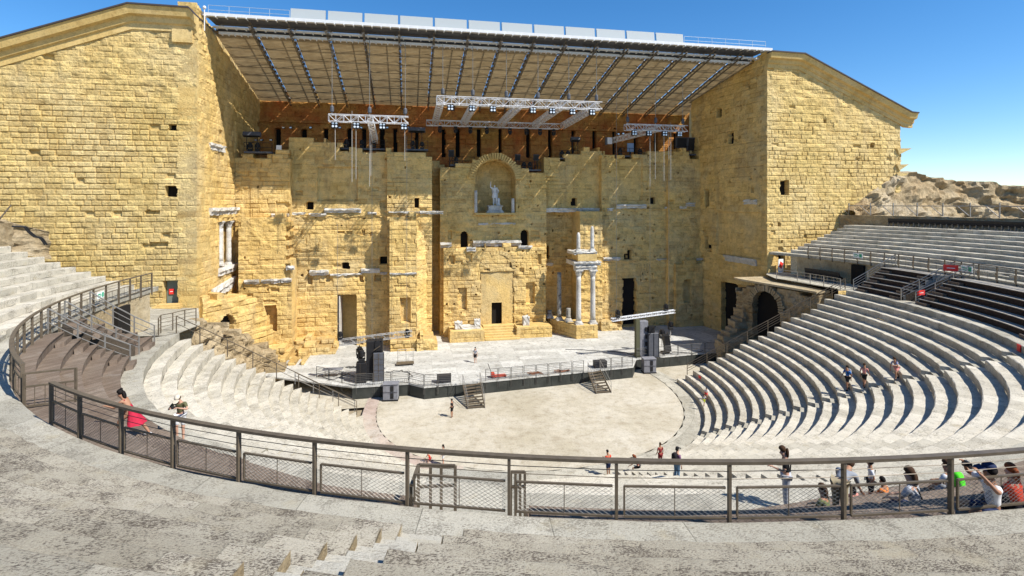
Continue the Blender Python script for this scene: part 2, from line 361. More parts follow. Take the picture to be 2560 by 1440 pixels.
class Plane:
    """a vertical wall plane; turns photo rectangles into (u0,u1,z0,z1) of that wall"""
    def __init__(s, p0, p1):
        s.p0 = Vector((p0[0], p0[1], 0)); s.t = (Vector((p1[0], p1[1], 0))-s.p0); s.L = s.t.length; s.t.normalize(); s.n = Vector((s.t.y, -s.t.x, 0))
    def uz(s, x, y):
        p = PP(x, y, s.p0, s.n); return (p-s.p0).dot(s.t), p.z
    def pt(s, x, y, out=0): return PP(x, y, s.p0, s.n)+s.n*out
    def hole(s, x0, x1, y0, y1, dep, arch=False):
        ym = (y0+y1)/2; xm = (x0+x1)/2
        return (s.uz(x0, ym)[0], s.uz(x1, ym)[0], s.uz(xm, y1)[1], s.uz(xm, y0)[1], dep, arch)
    def top(s, pts): return [s.uz(x, y) for x, y in pts]
def planeY(x0, x1, Y): a, b = PY(x0, 500, Y), PY(x1, 500, Y); return Plane((a.x, Y), (b.x, Y)), (a.x, Y), (b.x, Y)
def set_tone(o, seed=0, per=None):
    me = o.data; rr = np.random.RandomState(seed); n = len(me.vertices)
    a = me.attributes.new('tone', 'FLOAT', 'POINT')
    if per: v = np.repeat(rr.uniform(.25, .75, n//per+1), per)[:n]
    else: v = np.full(n, 0.5)
    a.data.foreach_set('value', v.astype('f')); return o
def fragment(pl, x0, x1, y0, y1, out, parent, name='marble_cornice', m=None, tilt=0, label=None, seed=0, inn=0.3):
    """a surviving length of carved cornice, broken at the ends"""
    u0, u1, z0, z1 = pl.hole(x0, x1, y0, y1, 0)[:4]; out = out*.68
    rr = random.Random(int(x0*7+y0)); n = max(3, int((u1-u0)/0.35)); b = MB(); vs = []
    for i in range(n+1):
        u = u0+(u1-u0)*i/n; sk = tilt*(i/n-.5)
        prof = [(-inn, z0), (out*.45, z0), (out*.55, z0+(z1-z0)*.45), (out, z0+(z1-z0)*.6), (out, z1), (-inn, z1)]
        for k, (o_, z) in enumerate(prof):
            e = rr.uniform(-.11, .07)*(1 if 0 < k < 5 else .3)*(1.6 if i in (0, n) else 1); q = pl.p0+pl.t*(u+e*.4)+pl.n*(o_+e)
            vs.append((q.x, q.y, z+sk+rr.uniform(-.05, .05)))
    m_ = 6; fs = [(i*m_+k, i*m_+(k+1) % m_, (i+1)*m_+(k+1) % m_, (i+1)*m_+k) for i in range(n) for k in range(m_)]
    fs += [tuple(range(m_)), tuple(n*m_+k for k in range(m_-1, -1, -1))]
    b.add(vs, fs); o = b.build(name, m or M['marble'], parent, world=True)
    if label: o['label'] = label
    return set_tone(o, seed)
# ------------------------------------------------------------------ ground
g = MB(); g.quad((-1500, -1500, -0.3), (1500, -1500, -0.3), (1500, 1500, -0.3), (-1500, 1500, -0.3))
o = g.build('ground', M['sand']); tag(o, kind='structure')
# orchestra floor and its paved rim
b = MB(); n = 96; ths = [-178+i*178/n*1.02 for i in range(n+1)]
rim = [RP(16.3, a, 0) for a in ths]; c0 = (14.5, 52, 0)
b.add([c0]+[tuple(p) for p in rim], [(0, i+1, i+2) for i in range(n)]); fl = b.build('orchestra_floor', M['sand'])
b = MB()
b.add([(-30, 49, -0.02), (60, 49, -0.02), (60, 75, -0.02), (-30, 75, -0.02)], [(0, 1, 2, 3)]); fl2 = b.build('orchestra_floor', M['sand'])
for f_ in (fl, fl2): set_tone(f_); tag(f_, kind='structure')
for nm, a0, a1, mt in (('paved_rim', -178, -112, 'pink'), ('paved_rim', -112, 2, 'walkway')):
    b = MB(); k = 70; A = [a0+(a1-a0)*i/k for i in range(k+1)]
    vs = [RP(16.36+0.06*math.sin(i*1.7), a, 0.03) for i, a in enumerate(A)]+[RP(17.9, a, 0.03) for a in A]+[RP(16.36+0.06*math.sin(i*1.7), a, -0.05) for i, a in enumerate(A)]
    b.add(vs, [(i, i+1, k+2+i, k+1+i) for i in range(k)]+[(i, 2*k+2+i, 2*k+3+i, i+1) for i in range(k)])
    o = b.build(nm, M[mt]); tag(o, kind='structure')
    if mt == 'pink': set_tone(o)
    else:
        uv = o.data.uv_layers.new(name='UVMap'); L_ = [0]
        for i, lp in enumerate(o.data.loops):
            co = o.data.vertices[lp.vertex_index].co; uv.data[i].uv = (math.atan2(co.y-YC, co.x-XC)*17, math.hypot(co.y-YC, co.x-XC))

# ------------------------------------------------------------------ the two side towers
YF = 55.94; XR, XL = 41.8, -19.45; YL = 54.2
def EZ(z): return z+EYE
def eroR(U, Z): return np.clip((Z-24)/8, 0, 1)*0.7
tr = empty('stone_tower', 'tall ochre stone side tower right of the stage with a sloping moulded roof edge', 'tower', (52, 60, 0))
prT = Plane((XR, YF), (XR+21, YF))
topR = prT.top([(1918, 150), (2000, 158), (2262, 296), (2300, 300)])
hr = [prT.hole(1951, 1972, 452, 487, 1.2), prT.hole(1923, 1931, 560, 566, .5), prT.hole(1946, 1952, 558, 567, .5), prT.hole(1951, 1956, 600, 608, .5),
      prT.hole(1983, 1988, 628, 634, .5), prT.hole(2177, 2186, 358, 368, .6), prT.hole(2060, 2066, 300, 306, .4), prT.hole(2140, 2149, 395, 400, .3),
      prT.hole(1933, 1962, 636, 700, 1.4)]
uR = prT.uz(2256, 400)[0]
hf_wall('front_wall', (XR, YF), (XR+uR, YF), 0, 37.5, M['wall'], tr, top=topR, holes=hr, step=0.11, ch=0.50, bl=0.70, rel=0.04, joint=0.11, ero=0.10, eroz=eroR, thick=8, seed=3, ragx=-0.55)
# inner wall facing the stage
piT = Plane((39.9, 69.8), (XR, YF+0.02))   # left-to-right seen from the stage
hi = [piT.hole(1792, 1804, 271, 293, 1.0), piT.hole(1822, 1833, 330, 359, .8), piT.hole(1835, 1839, 348, 355, .4), piT.hole(1846, 1852, 340, 346, .4), piT.hole(1763, 1772, 474, 514, 1.0), piT.hole(1763, 1769, 590, 620, 1.0), piT.hole(1768, 1778, 612, 628, .6),
      piT.hole(1893, 1899, 333, 343, .4), piT.hole(1811, 1816, 350, 356, .4), piT.hole(1868, 1884, 180, 195, .15), piT.hole(1866, 1871, 206, 216, .3), piT.hole(1890, 1895, 188, 196, .3),
      piT.hole(1792, 1902, 531, 640, .22), piT.hole(1803, 1857, 710, 840, 5.0), piT.hole(1878, 1886, 470, 482, .4)]
def eroI(U, Z): return np.where(Z > 18, 0.55, 0.9)
hf_wall('inner_wall', (39.9, 69.8), (XR, YF+0.02), 0, 37.0, M['wall_inner'], tr, top=[(0, 33.2), (14.3, 36.6)], holes=hi, step=0.13, ch=0.6, bl=1.1, rel=0.05, joint=0.09, ero=0.14, eroz=eroI, thick=1.6, seed=5, putlog=0.14)
fragment(piT, 1861, 1893, 499, 511, .35, tr); fragment(piT, 1812, 1892, 643, 658, .4, tr, tilt=-.15)
b = MB(); q0 = piT.pt(1780, 600); b.box((44.5, 76, 18), (1, 14, 33)); o = b.build('back_wall', M['wall'], tr, world=True); set_tone(o)

tl = empty('stone_tower', 'tall ochre stone side tower left of the stage, partly outside the picture', 'tower', (-30, 58, 0))
plT = Plane((-44, YL), (XL, YL))
topL = plT.top([(-420, 190), (0, 128), (310, 62), (492, 78)])
hl = [plT.hole(421, 439, 312, 325, .9), plT.hole(412, 441, 465, 493, 1.0), plT.hole(362, 398, 526, 534, .35), plT.hole(372, 420, 606, 616, .3), plT.hole(408, 447, 703, 775, .75)]
def eroL(U, Z): return np.clip((Z-25)/4, 0, 1)*0.85
hf_wall('front_wall', (-44, YL), (XL, YL), 4, 37.6, M['wall'], tl, top=topL, holes=hl, step=0.10, ch=0.50, bl=0.84, rel=0.03, joint=0.09, ero=0.13, eroz=eroL, thick=6, seed=11)
pjT = Plane((XL, YL), (-19.2, 75))
hj = [pjT.hole(546, 590, 553, 672, .78), pjT.hole(548, 556, 326, 340, .5)]
hf_wall('inner_wall', (XL, YL), (-19.2, 75), 4, 37.0, M['wall_inner'], tl, top=[(0, 37.0), (2, 36.4), (20.8, 32.7)], holes=hj, step=0.12, ch=0.6, bl=1.0, rel=0.05, joint=0.08, ero=0.14, thick=1.6, seed=13, putlog=0.03)
fragment(pjT, 523, 558, 361, 377, .4, tl); fragment(pjT, 523, 613, 519, 536, .7, tl); fragment(pjT, 530, 583, 707, 734, .45, tl, tilt=.5)
fragment(pjT, 545, 592, 536, 552, .35, tl, name='carved_frieze', m=M['smooth']); fragment(pjT, 546, 592, 664, 682, .6, tl, name='column_plinth')
# corner flank that widens towards the stage, and lower masonry
b = MB(); b.box((-27, 72, 17), (1, 14, 33)); o = b.build('back_wall', M['wall'], tl, world=True); set_tone(o)
# three small engaged columns in the left tower niche: each stands free in the niche
def marble_column(x, y, z, h, r, label, cat='column', cap=True, base=True, pitted=False, broken=False, group=None, seed=0, name='marble_column'):
    t = empty(name, label, cat, (x, y, z), group=group); m = M['marble_pit'] if pitted else M['marble']
    zb = 0
    if base:
        b_ = MB(); b_.box((0, 0, r*.25), (r*3, r*3, r*.5)); b_.lathe((0, 0, 0), [(r*1.45, r*.5), (r*1.5, r*.75), (r*1.2, r*1.0), (r*1.3, r*1.2), (r*1.05, r*1.4)], 16)
        set_tone(b_.build('base', M['marble'], t), seed); zb = r*1.4
    zt = h-(r*2.4 if cap else 0)
    prof = [(r*(1-0.12*k/8)*(1+random.Random(seed+k).uniform(-.015, .015)), zb+(zt-zb)*k/8) for k in range(9)]
    if broken: prof = prof[:-1]+[(r*.78, zt-r*.5), (r*.4, zt+r*.4)]
    b_ = MB(); b_.lathe((0, 0, 0), prof, 16, 0.04 if pitted else 0.01, seed); o_ = b_.build('shaft', m, t, smooth=True); set_tone(o_, seed)
    if cap:
        b_ = MB(); rr = r*.88; b_.lathe((0, 0, 0), [(rr*1.1, zt), (rr*1.12, zt+.08*r), (rr*1.0, zt+.15*r), (rr*1.35, zt+r*.8), (rr*1.15, zt+r*.85), (rr*1.6, zt+r*1.7), (rr*1.45, zt+r*1.9)], 16, .14, seed)
        b_.box((0, 0, zt+r*2.15), (rr*3.3, rr*3.3, r*.5)); set_tone(b_.build('capital', M['marble'], t), seed)
    return t
M['marble_pit'] = seat_mat('pitted_grey_marble', (0.58, 0.56, 0.53), (0.70, 0.69, 0.66), pit=0.9, pscale=3.2, jx=50, jy=50, dark=(0.09, 0.07, 0.06))
for (px_, lab, rr_) in ((557, 'left pale marble column inside the left tower niche, with weathered capital', .40), (580, 'right pale marble column inside the left tower niche, cracked below its capital', .38), (570, 'slim middle marble column half hidden in the left tower niche', .3)):
    q = pjT.pt(px_, 664, -.35 if rr_ > .35 else -.7); q2 = pjT.pt(px_, 552, -.35)
    marble_column(q.x, q.y, q.z, q2.z-q.z, rr_*.82, lab, seed=px_, group='columns in the left tower niche')

# moulded roof edges
def raking_cornice(pl, pts, name, parent, hgt, out, m, back=6.0, slabs=True):
    P = [pl.uz(x, y) for x, y in pts]; b_ = MB()
    prof = [(-.3, -hgt), (0.12, -hgt), (0.14, -hgt*.72), (out*.35, -hgt*.66), (out*.42, -hgt*.42), (out*.8, -hgt*.36), (out*.95, -hgt*.08), (out, 0.02), (-.3, 0.02)]
    k = len(prof); vs = []
    for (u, z) in P:
        for (o_, dz) in prof:
            q = pl.p0+pl.t*u+pl.n*o_; vs.append((q.x, q.y, z+dz))
    fs = [(i*k+j, i*k+(j+1) % k, (i+1)*k+(j+1) % k, (i+1)*k+j) for i in range(len(P)-1) for j in range(k)]
    fs += [tuple(range(k)), tuple((len(P)-1)*k+j for j in range(k-1, -1, -1))]
    b_.add(vs, fs); o_ = b_.build(name, m, parent, world=True); set_tone(o_)
    b2 = MB(); vs = []
    for (u, z) in P:
        for (o_, dz) in ((out+.12, .03), (out+.12, .17), (-back, .17), (-back, .03)):
            q = pl.p0+pl.t*u+pl.n*o_; vs.append((q.x, q.y, z+dz))
    fs = [(i*4+j, i*4+(j+1) % 4, (i+1)*4+(j+1) % 4, (i+1)*4+j) for i in range(len(P)-1) for j in range(4)]+[(0, 1, 2, 3), tuple((len(P)-1)*4+j for j in (3, 2, 1, 0))]
    b2.add(vs, fs); o2 = b2.build('roof_slab', M['slate'], parent, world=True)
M['slate'] = mat('dark_roof_sheet', (0.06, 0.05, 0.05), 0.6)
raking_cornice(plT, [(-500, 170), (-100, 119), (0, 112), (332, 20), (482, 30), (494, 44)], 'cornice', tl, 1.95, .95, M['smooth'], 7)
raking_cornice(prT, [(1917, 135), (1998, 141), (2262, 285), (2279, 287)], 'cornice', tr, 1.65, .95, M['smooth'], 8)
b = MB(); u, z = plT.uz(470, 92); q = plT.p0+plT.t*u; b.box((q.x-.4, q.y+.2, z), (1.7, 1.0, 1.2)); set_tone(b.build('corner_block', M['smooth'], tl, world=True))
for yy, lab in ((372, 1), (412, 0), (434, 0)):
    u, z = prT.uz(2262, yy); b = MB(); b.add([(XR+u-1.4, YF-.25, z), (XR+u+(.75 if lab else .3), YF-.3, z+.05), (XR+u-1.0, YF-.2, z-.75), (XR+u-1.4, YF+2, z), (XR+u+(.75 if lab else .3), YF+2, z+.05), (XR+u-1.0, YF+2, z-.75)], [(0, 1, 2), (5, 4, 3), (0, 3, 4, 1), (1, 4, 5, 2), (2, 5, 3, 0)])
    set_tone(b.build('broken_cornice', M['wall'], tr, world=True))

# ------------------------------------------------------------------ the stage wall
sw = empty('stage_wall', 'immense ruined ochre stone stage wall with doors, niches and broken marble cornices', 'stage wall', (11, 72, 0))
YB = 74.43
pB, a_, b_e = planeY(600, 1800, YB)
# upper back wall, fire reddened, with a row of niches under the roof
hb = []
for x0, x1 in ((655, 668), (722, 733), (777, 788), (836, 846), (874, 884), (918, 930), (953, 962), (1008, 1016), (1075, 1084), (1112, 1121), (1165, 1174), (1219, 1227), (1290, 1298), (1345, 1353), (1402, 1410), (1456, 1465), (1507, 1515), (1560, 1568), (1610, 1618), (1660, 1668)):
    hb.append(pB.hole(x0, x1, 321, 392, 1.1))
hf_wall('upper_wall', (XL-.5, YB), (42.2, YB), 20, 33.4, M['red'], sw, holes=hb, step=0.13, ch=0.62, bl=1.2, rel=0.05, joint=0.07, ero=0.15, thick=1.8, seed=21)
b = MB(); q = pB.pt(655, 320); b.box((11, YB-.12, pB.pt(1180, 317).z), (61, .5, .28)); set_tone(b.build('string_course', M['red'], sw, world=True))
# deep doorways get black sheets that paint the shade of their passage
def mass(name, x0, x1, Y, ytop, ybot=None, holes=(), m='wall_inner', seed=1, ragged=.25, rel=.05, joint=.10, ero=.12, thick=None, ch=.52, bl=.95, putlog=.07, eroz=None, step=.125):
    pl, a, c = planeY(x0, x1, Y)
    tp = [pl.uz(x, y) for x, y in ytop]; zt = max(z for u, z in tp)+.5
    zb = 0.9 if ybot is None else pl.uz((x0+x1)/2, ybot)[1]
    hf_wall(name, a, c, zb, zt, M[m], sw, top=tp, holes=[pl.hole(*h) for h in holes], step=step, ch=ch, bl=bl, rel=rel, joint=joint, ero=ero, thick=thick or (YB-Y-.4), seed=seed, ragged=ragged, putlog=putlog, eroz=eroz)
    return pl
e7 = lambda U, Z: 0.75+0*U
lo = lambda U, Z: np.where(Z < 14, .35, .8)
A1 = mass('wall_bay', 588, 726, 64.9, [(588, 388), (676, 388), (684, 377), (720, 377), (728, 390)], None, [(606, 625, 470, 560, .1), (690, 722, 505, 540, .2)], seed=31)
A2 = mass('wall_pier', 596, 729, 63.0, [(596, 548), (650, 545), (700, 541), (715, 545), (718, 560), (724, 620), (729, 660)], None, [(661, 690, 764, 829, .75), (659, 692, 752, 762, .12), (712, 726, 660, 700, .3)], seed=32, ragged=.1, eroz=lo)
B1 = mass('wall_bay', 722, 978, 66.0, [(722, 362), (724, 349), (820, 348), (822, 359), (846, 361), (850, 375), (978, 376)], None,
          [(795, 893, 418, 502, .30), (765, 782, 505, 524, 1.2), (855, 873, 657, 674, 1.2), (949, 968, 643, 661, 1.2), (950, 967, 502, 519, .25), (845, 891, 738, 872, 3.2), (845, 860, 577, 585, .3), (866, 880, 577, 585, .3), (903, 913, 577, 588, .3), (924, 930, 580, 590, .3), (769, 780, 688, 712, .4), (815, 825, 688, 706, .4), (936, 952, 690, 702, .5), (898, 908, 690, 705, .5)], seed=33, putlog=.04, eroz=lo)
C1 = mass('wall_bay', 968, 1080, 65.3, [(968, 376), (1050, 376), (1055, 388), (1070, 390), (1080, 398)], None, [(1037, 1047, 496, 519, .9)], seed=34)
# middle-left pier with a canted side
C2 = mass('wall_pier', 974, 1041, 63.5, [(974, 545), (1000, 539), (1041, 538)], None, [(1002, 1026, 745, 806, .7), (983, 1024, 714, 719, .15)], seed=35, ragged=.1, thick=3, eroz=lo)
pc, a1, c1 = planeY(974, 1041, 63.5)
pd = PY(1079, 600, 66.2)
cant = Plane(c1, (pd.x, pd.y))
tpc = [cant.uz(1041, 538), cant.uz(1060, 590), cant.uz(1086, 690)]
hf_wall('wall_pier', c1, (pd.x, pd.y), .9, 17, M['wall_inner'], sw, top=[(0, tpc[0][1]), (cant.L*.5, tpc[1][1]), (cant.L, tpc[2][1])], step=.125, ch=.6, bl=1.0, rel=.06, joint=.08, ero=.2, thick=2, seed=36, ragged=.15, eroz=e7)
# deep slot between the pier and the central block
mass('wall_bay', 1070, 1112, 71.6, [(1070, 404), (1112, 410)], None, [], seed=39)
# central block
D1 = mass('wall_bay', 1100, 1366, 68.9, [(1100, 418), (1186, 416), (1192, 405), (1238, 392), (1288, 405), (1292, 424), (1356, 432), (1366, 432)], None,
          [(1188, 1288, 401, 532, 2.6, True), (1153, 1169, 579, 618, 2.5, True), (1303, 1320, 575, 614, 2.5, True), (1120, 1130, 577, 598, .3), (1228, 1257, 757, 814, 4.5), (1145, 1168, 718, 777, .3), (1315, 1338, 706, 761, .3)], seed=37, step=.11, ragged=.15, eroz=e7)
D2 = mass('wall_pier', 1109, 1364, 67.9, [(1109, 625), (1130, 618), (1160, 622), (1240, 616), (1300, 618), (1364, 612)], None,
          [(1146, 1167, 720, 775, .55), (1316, 1337, 708, 759, .55), (1202, 1284, 680, 818, .30), (1229, 1256, 757, 812, 4.0), (1124, 1136, 640, 660, .5), (1165, 1180, 635, 655, .35), (1275, 1290, 655, 668, .35), (1300, 1310, 670, 680, .35), (1344, 1352, 635, 660, .35)], seed=38, ragged=.1, ero=.2, eroz=lo, step=.11, putlog=.22)
# plastered panel round the great door
pl = D2; u0, u1, z0, z1 = pl.hole(1203, 1283, 681, 812, 0)[:4]; d0, d1, e0, e1 = pl.hole(1229.5, 1255.5, 757, 812, 0)[:4]
b = MB()
for (ua, ub, za, zc) in ((u0, d0, z0, z1), (d1, u1, z0, z1), (d0, d1, e1, z1)):
    c_ = pl.p0+pl.t*((ua+ub)/2)-pl.n*.32; b.box((c_.x, c_.y, (za+zc)/2), (ub-ua, .3, zc-za))
set_tone(b.build('door_panel', M['wall_inner'], sw, world=True))
c_ = pl.p0+pl.t*((d0+d1)/2)-pl.n*2.4; b = MB(); b.box((c_.x, c_.y, (e0+e1)/2), (d1-d0+.4, .1, e1-e0)); b.build('door', M['dark'], sw, world=True)  # black sheet in the great doorway, shade put into its colour
# relieving arch over the great door and arch ring of the statue niche
def arch_ring(pl, cx, cy, rpx, n, w_, out, name, a0=0, a1=180, m='wall_inner', seed=0):
    u, z = pl.uz(cx, cy); r = abs(pl.uz(cx+rpx, cy)[0]-u); b_ = MB(); k = 0
    for i in range(n):
        t0 = R_(a0+(a1-a0)*i/n+.8); t1 = R_(a0+(a1-a0)*(i+1)/n-.8); o_ = out+random.Random(seed+i).uniform(-.04, .04); w2 = w_*random.Random(seed+i+50).uniform(.9, 1.08); vs = []
        for dd in (-.5, o_):
            for (rr, tt) in ((r, t0), (r+w2, t0), (r+w2, t1), (r, t1)):
                q = pl.p0+pl.t*(u+rr*math.cos(tt))+pl.n*dd; vs.append((q.x, q.y, z+rr*math.sin(tt)))
        b_.add(vs, [(0, 1, 2, 3), (7, 6, 5, 4), (0, 4, 5, 1), (1, 5, 6, 2), (2, 6, 7, 3), (3, 7, 4, 0)])
    set_tone(b_.build(name, M[m], sw, world=True), seed, 8)
arch_ring(D1, 1238, 448, 50, 29, .78, .24, 'niche_arch', m='smooth')
arch_ring(D2, 1245, 672, 36, 17, .5, .04, 'relieving_arch', seed=5)
# niche back wall dome and floor slab
pl = D1; u0, u1, z0, z1 = pl.hole(1188, 1288, 401, 532, 0)[:4]; b = MB(); c_ = pl.p0+pl.t*((u0+u1)/2)-pl.n*1.0; b.box((c_.x, c_.y, z0-.12), (u1-u0+.1, 3.2, .24)); set_tone(b.build('niche_floor', M['smooth'], sw, world=True))
for h in ((1136, 1190, 530, 536), (1196, 1288, 557, 562)): fragment(D1, h[0]+60 if h[0] < 1150 else h[0], h[1]+40 if h[0] < 1150 else h[1], h[2]+28 if h[0] < 1150 else h[2], h[3]+27 if h[0] < 1150 else h[3], .15, sw) if h[0] > 1150 else None
# set-back bay and column pier right of the centre
E1 = mass('wall_bay', 1360, 1512, 69.6, [(1360, 395), (1392, 393), (1396, 400), (1450, 386), (1456, 374), (1500, 373), (1512, 386)], 522, [(1429, 1441, 496, 513, .9)], seed=41)
E2 = mass('wall_bay', 1360, 1460, 71.2, [(1360, 526), (1460, 526)], None, [(1363, 1373, 614, 646, 1.4), (1362, 1370, 784, 812, 1)], seed=42, ragged=0, putlog=.16, eroz=e7)
E3 = mass('wall_pier', 1450, 1506, 67.6, [(1450, 535), (1506, 533)], None, [(1476, 1486, 722, 745, .3)], seed=43, ragged=.1, putlog=.05, ero=.2, eroz=e7)
F1 = mass('wall_bay', 1504, 1676, 68.6, [(1504, 386), (1545, 394), (1606, 394), (1607, 381), (1676, 381)], None,
          [(1548, 1606, 396, 500, .25), (1627, 1637, 494, 509, .9), (1561, 1569, 634, 648, 1.0), (1570, 1579, 625, 648, 1.0), (1558, 1590, 697, 812, 3.5), (1600, 1640, 730, 733, .2)], seed=44, putlog=.20, eroz=e7)
G1 = mass('wall_pier', 1672, 1762, 67.9, [(1672, 384), (1690, 374), (1712, 378), (1714, 389), (1762, 389)], None, [(1709, 1727, 700, 755, .55), (1716, 1726, 640, 648, .2)], seed=45, putlog=.06, eroz=e7)
G2 = mass('wall_pier', 1690, 1758, 67.3, [(1690, 655), (1758, 652)], None, [(1709, 1727, 701, 756, .6)], seed=46, ragged=.1, putlog=.05, eroz=e7, thick=.8)
# the deep left doorway shows a pale passage with a small dark door
b = MB(); q = B1.pt(868, 800); u0, u1, z0, z1 = B1.hole(846, 890, 740, 871, 0)[:4]; c_ = B1.p0+B1.t*((u0+u1)/2)-B1.n*3.0
b.box((c_.x, c_.y, (z0+z1)/2), (u1-u0+.6, .2, z1-z0+.4)); set_tone(b.build('passage_wall', M['smooth'], sw, world=True))
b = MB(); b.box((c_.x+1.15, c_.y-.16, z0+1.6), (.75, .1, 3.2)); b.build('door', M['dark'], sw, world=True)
b = MB(); p = B1.p0+B1.t*(u0+.12)-B1.n*1.4; b.box((p.x, p.y, (z0+z1)/2), (.12, 2.8, z1-z0)); b.build('door_jamb', M['marble'], sw, world=True)
for o_ in [x for x in bpy.data.objects if x.name.startswith('door_jamb')]: set_tone(o_)
u0, u1, z0, z1 = F1.hole(1558, 1590, 697, 812, 0)[:4]; c_ = F1.p0+F1.t*((u0+u1)/2)-F1.n*2.6; b = MB(); b.box((c_.x+.5, c_.y, (z0+z1)/2), (u1-u0, .2, z1-z0)); b.build('door', M['dark'], sw, world=True)  # no door leaf: black sheet painting the shade of the right doorway

# marble string courses and cornice lengths that survive on the wall
for pl, (x0, x1, y0, y1), out in ((A1, (680, 722, 534, 542), .45), (A2, (612, 648, 699, 710), .5), (A2, (654, 676, 698, 709), .5), (A2, (678, 702, 697, 708), .5), (A2, (704, 729, 696, 706), .5), (A2, (716, 735, 665, 675), .5),
    (B1, (722, 765, 531, 537), .3), (B1, (773, 816, 533, 541), .5), (B1, (812, 903, 521, 532), .75), (B1, (919, 942, 530, 536), .5), (B1, (775, 822, 675, 688), .75), (B1, (904, 950, 671, 682), .6), (B1, (825, 905, 684, 689), .25), (B1, (950, 975, 680, 686), .3),
    (C1, (1050, 1108, 528, 535), .5), (C1, (972, 1050, 529, 533), .25), (C2, (975, 1041, 682, 687), .3),
    (D1, (1101, 1129, 606, 619), .8), (D1, (1182, 1302, 601, 615), .9), (D2, (1166, 1190, 618, 628), .45), (D2, (1296, 1330, 614, 622), .45),
    (E1, (1363, 1510, 520, 530), .55), (E2, (1363, 1382, 657, 664), .6), (F1, (1541, 1614, 511, 521), .7), (F1, (1518, 1534, 520, 527), .3), (F1, (1662, 1684, 517, 524), .4),
    (F1, (1507, 1550, 643, 652), .45), (F1, (1640, 1684, 646, 651), .35), (G1, (1699, 1716, 516, 522), .5), (G1, (1714, 1736, 507, 516), .6), (G1, (1742, 1757, 645, 651), .4)):
    fragment(pl, x0, x1, y0, y1, out, sw)
# stone courses that run between the fragments
for pl, (x0, x1, y0, y1) in ((B1, (728, 970, 537, 543)), (A2, (612, 729, 708, 713)), (F1, (1507, 1672, 650, 655)), (F1, (1507, 1672, 523, 527)), (G1, (1676, 1756, 522, 526)), (E2, (1366, 1455, 661, 665)), (B1, (735, 800, 623, 627)), (D1, (1106, 1364, 619, 623))):
    fragment(pl, x0, x1, y0, y1, .18, sw, name='string_course', m=M['wall_inner'])
# low broken footings along the wall
def footing(x0, x1, y0, y1, Y, seed, parent=sw, m='rubble', thick=3.0, **k):
    pl, a, c = planeY(x0, x1, Y); tp = [pl.uz(x0, y0+3), pl.uz((x0*2+x1)/3, y0), pl.uz((x0+x1*2)/3, y0+2), pl.uz(x1, y0+5)]
    return hf_wall('footing', a, c, .9, max(z for u, z in tp)+.4, M[m], parent, top=tp, step=.12, ch=.5, bl=.9, rel=.09, joint=.1, ero=.25, thick=thick, seed=seed, ragged=.2)
footing(640, 770, 880, 940, 61.2, 51, m='wall_inner', thick=2.6); footing(735, 842, 850, 890, 64.0, 52, m='wall_inner', thick=2.2); footing(742, 838, 866, 900, 62.6, 53, m='wall_inner', thick=1.6); footing(976, 1050, 848, 880, 62.3, 54, m='wall_inner', thick=1.6)
footing(1042, 1094, 846, 872, 62.0, 55, m='wall_inner', thick=3.4); footing(1504, 1556, 800, 830, 67.0, 56, m='wall_inner', thick=1.6); footing(700, 760, 905, 930, 59.0, 57, m='wall_inner', thick=2.5)
for (x0, x1, y0, Y) in ((722, 842, 848, 65.3), (900, 975, 853, 65.2)):
    footing(x0, x1, y0, 0, Y, 60+x0, m='wall_inner', thick=.8)

# platforms at the foot of the centre with the great door steps
def block_thing(name, label, cat, x0, x1, ytop, Y, depth, seed, ch=.55):
    pl, a, c = planeY(x0, x1, Y); zt = pl.uz((x0+x1)/2, ytop)[1]
    t = empty(name, label, cat, ((a[0]+c[0])/2, Y, 1.2))
    hf_wall('front_face', a, c, 1.1, zt, M['wall_inner'], t, step=.11, ch=ch, bl=.9, rel=.04, joint=.06, ero=.1, thick=.5, seed=seed)
    hf_wall('side_face', c, (c[0], Y+depth), 1.1, zt, M['wall_inner'], t, step=.11, ch=ch, bl=.9, rel=.04, joint=.06, ero=.1, thick=.5, seed=seed+1)
    hf_wall('side_face', (a[0], Y+depth), a, 1.1, zt, M['wall_inner'], t, step=.11, ch=ch, bl=.9, rel=.04, joint=.06, ero=.1, thick=.5, seed=seed+2)
    b_ = MB(); n_ = 14; vs = []; rr = random.Random(seed)
    b_.box(((a[0]+c[0])/2, Y+depth/2, zt+.02), (c[0]-a[0]-.05, depth-.05, .16)); set_tone(b_.build('top_slab', M['smooth'], t, bevel=.03, world=True))
    return pl, zt, t
PA, zA, tA = block_thing('stone_platform', 'low ochre stone block left of the great door steps, with broken marble on top', 'stone platform', 1125, 1211, 829, 64.9, 2.9, 71)
PBk, zBk, tBk = block_thing('stone_platform', 'low ochre stone block right of the great door steps, with one marble stump', 'stone platform', 1292, 1380, 818, 65.4, 2.4, 74)
PC, zC, tC = block_thing('stone_platform', 'long stone plinth carrying the row of marble columns', 'stone platform', 1441, 1494, 815, 63.7, 3.6, 77)
pl, a, c = planeY(1372, 1443, 66.3); c2 = (PY(1441, 815, 63.7).x, 63.75)
hf_wall('front_face', (PY(1376, 815, 68.2).x, 68.2), c2, 1.1, zC, M['wall_inner'], tC, step=.11, ch=.55, bl=.9, rel=.04, joint=.06, ero=.1, thick=.5, seed=79)
x_a = PY(1376, 815, 68.2).x
b = MB(); b.prism([(x_a, 68.2), (c2[0]-.02, c2[1]), (c2[0]+.3, 69), (x_a, 70.5)], zC-.1, zC+.1); set_tone(b.build('top_slab', M['smooth'], tC, world=True))
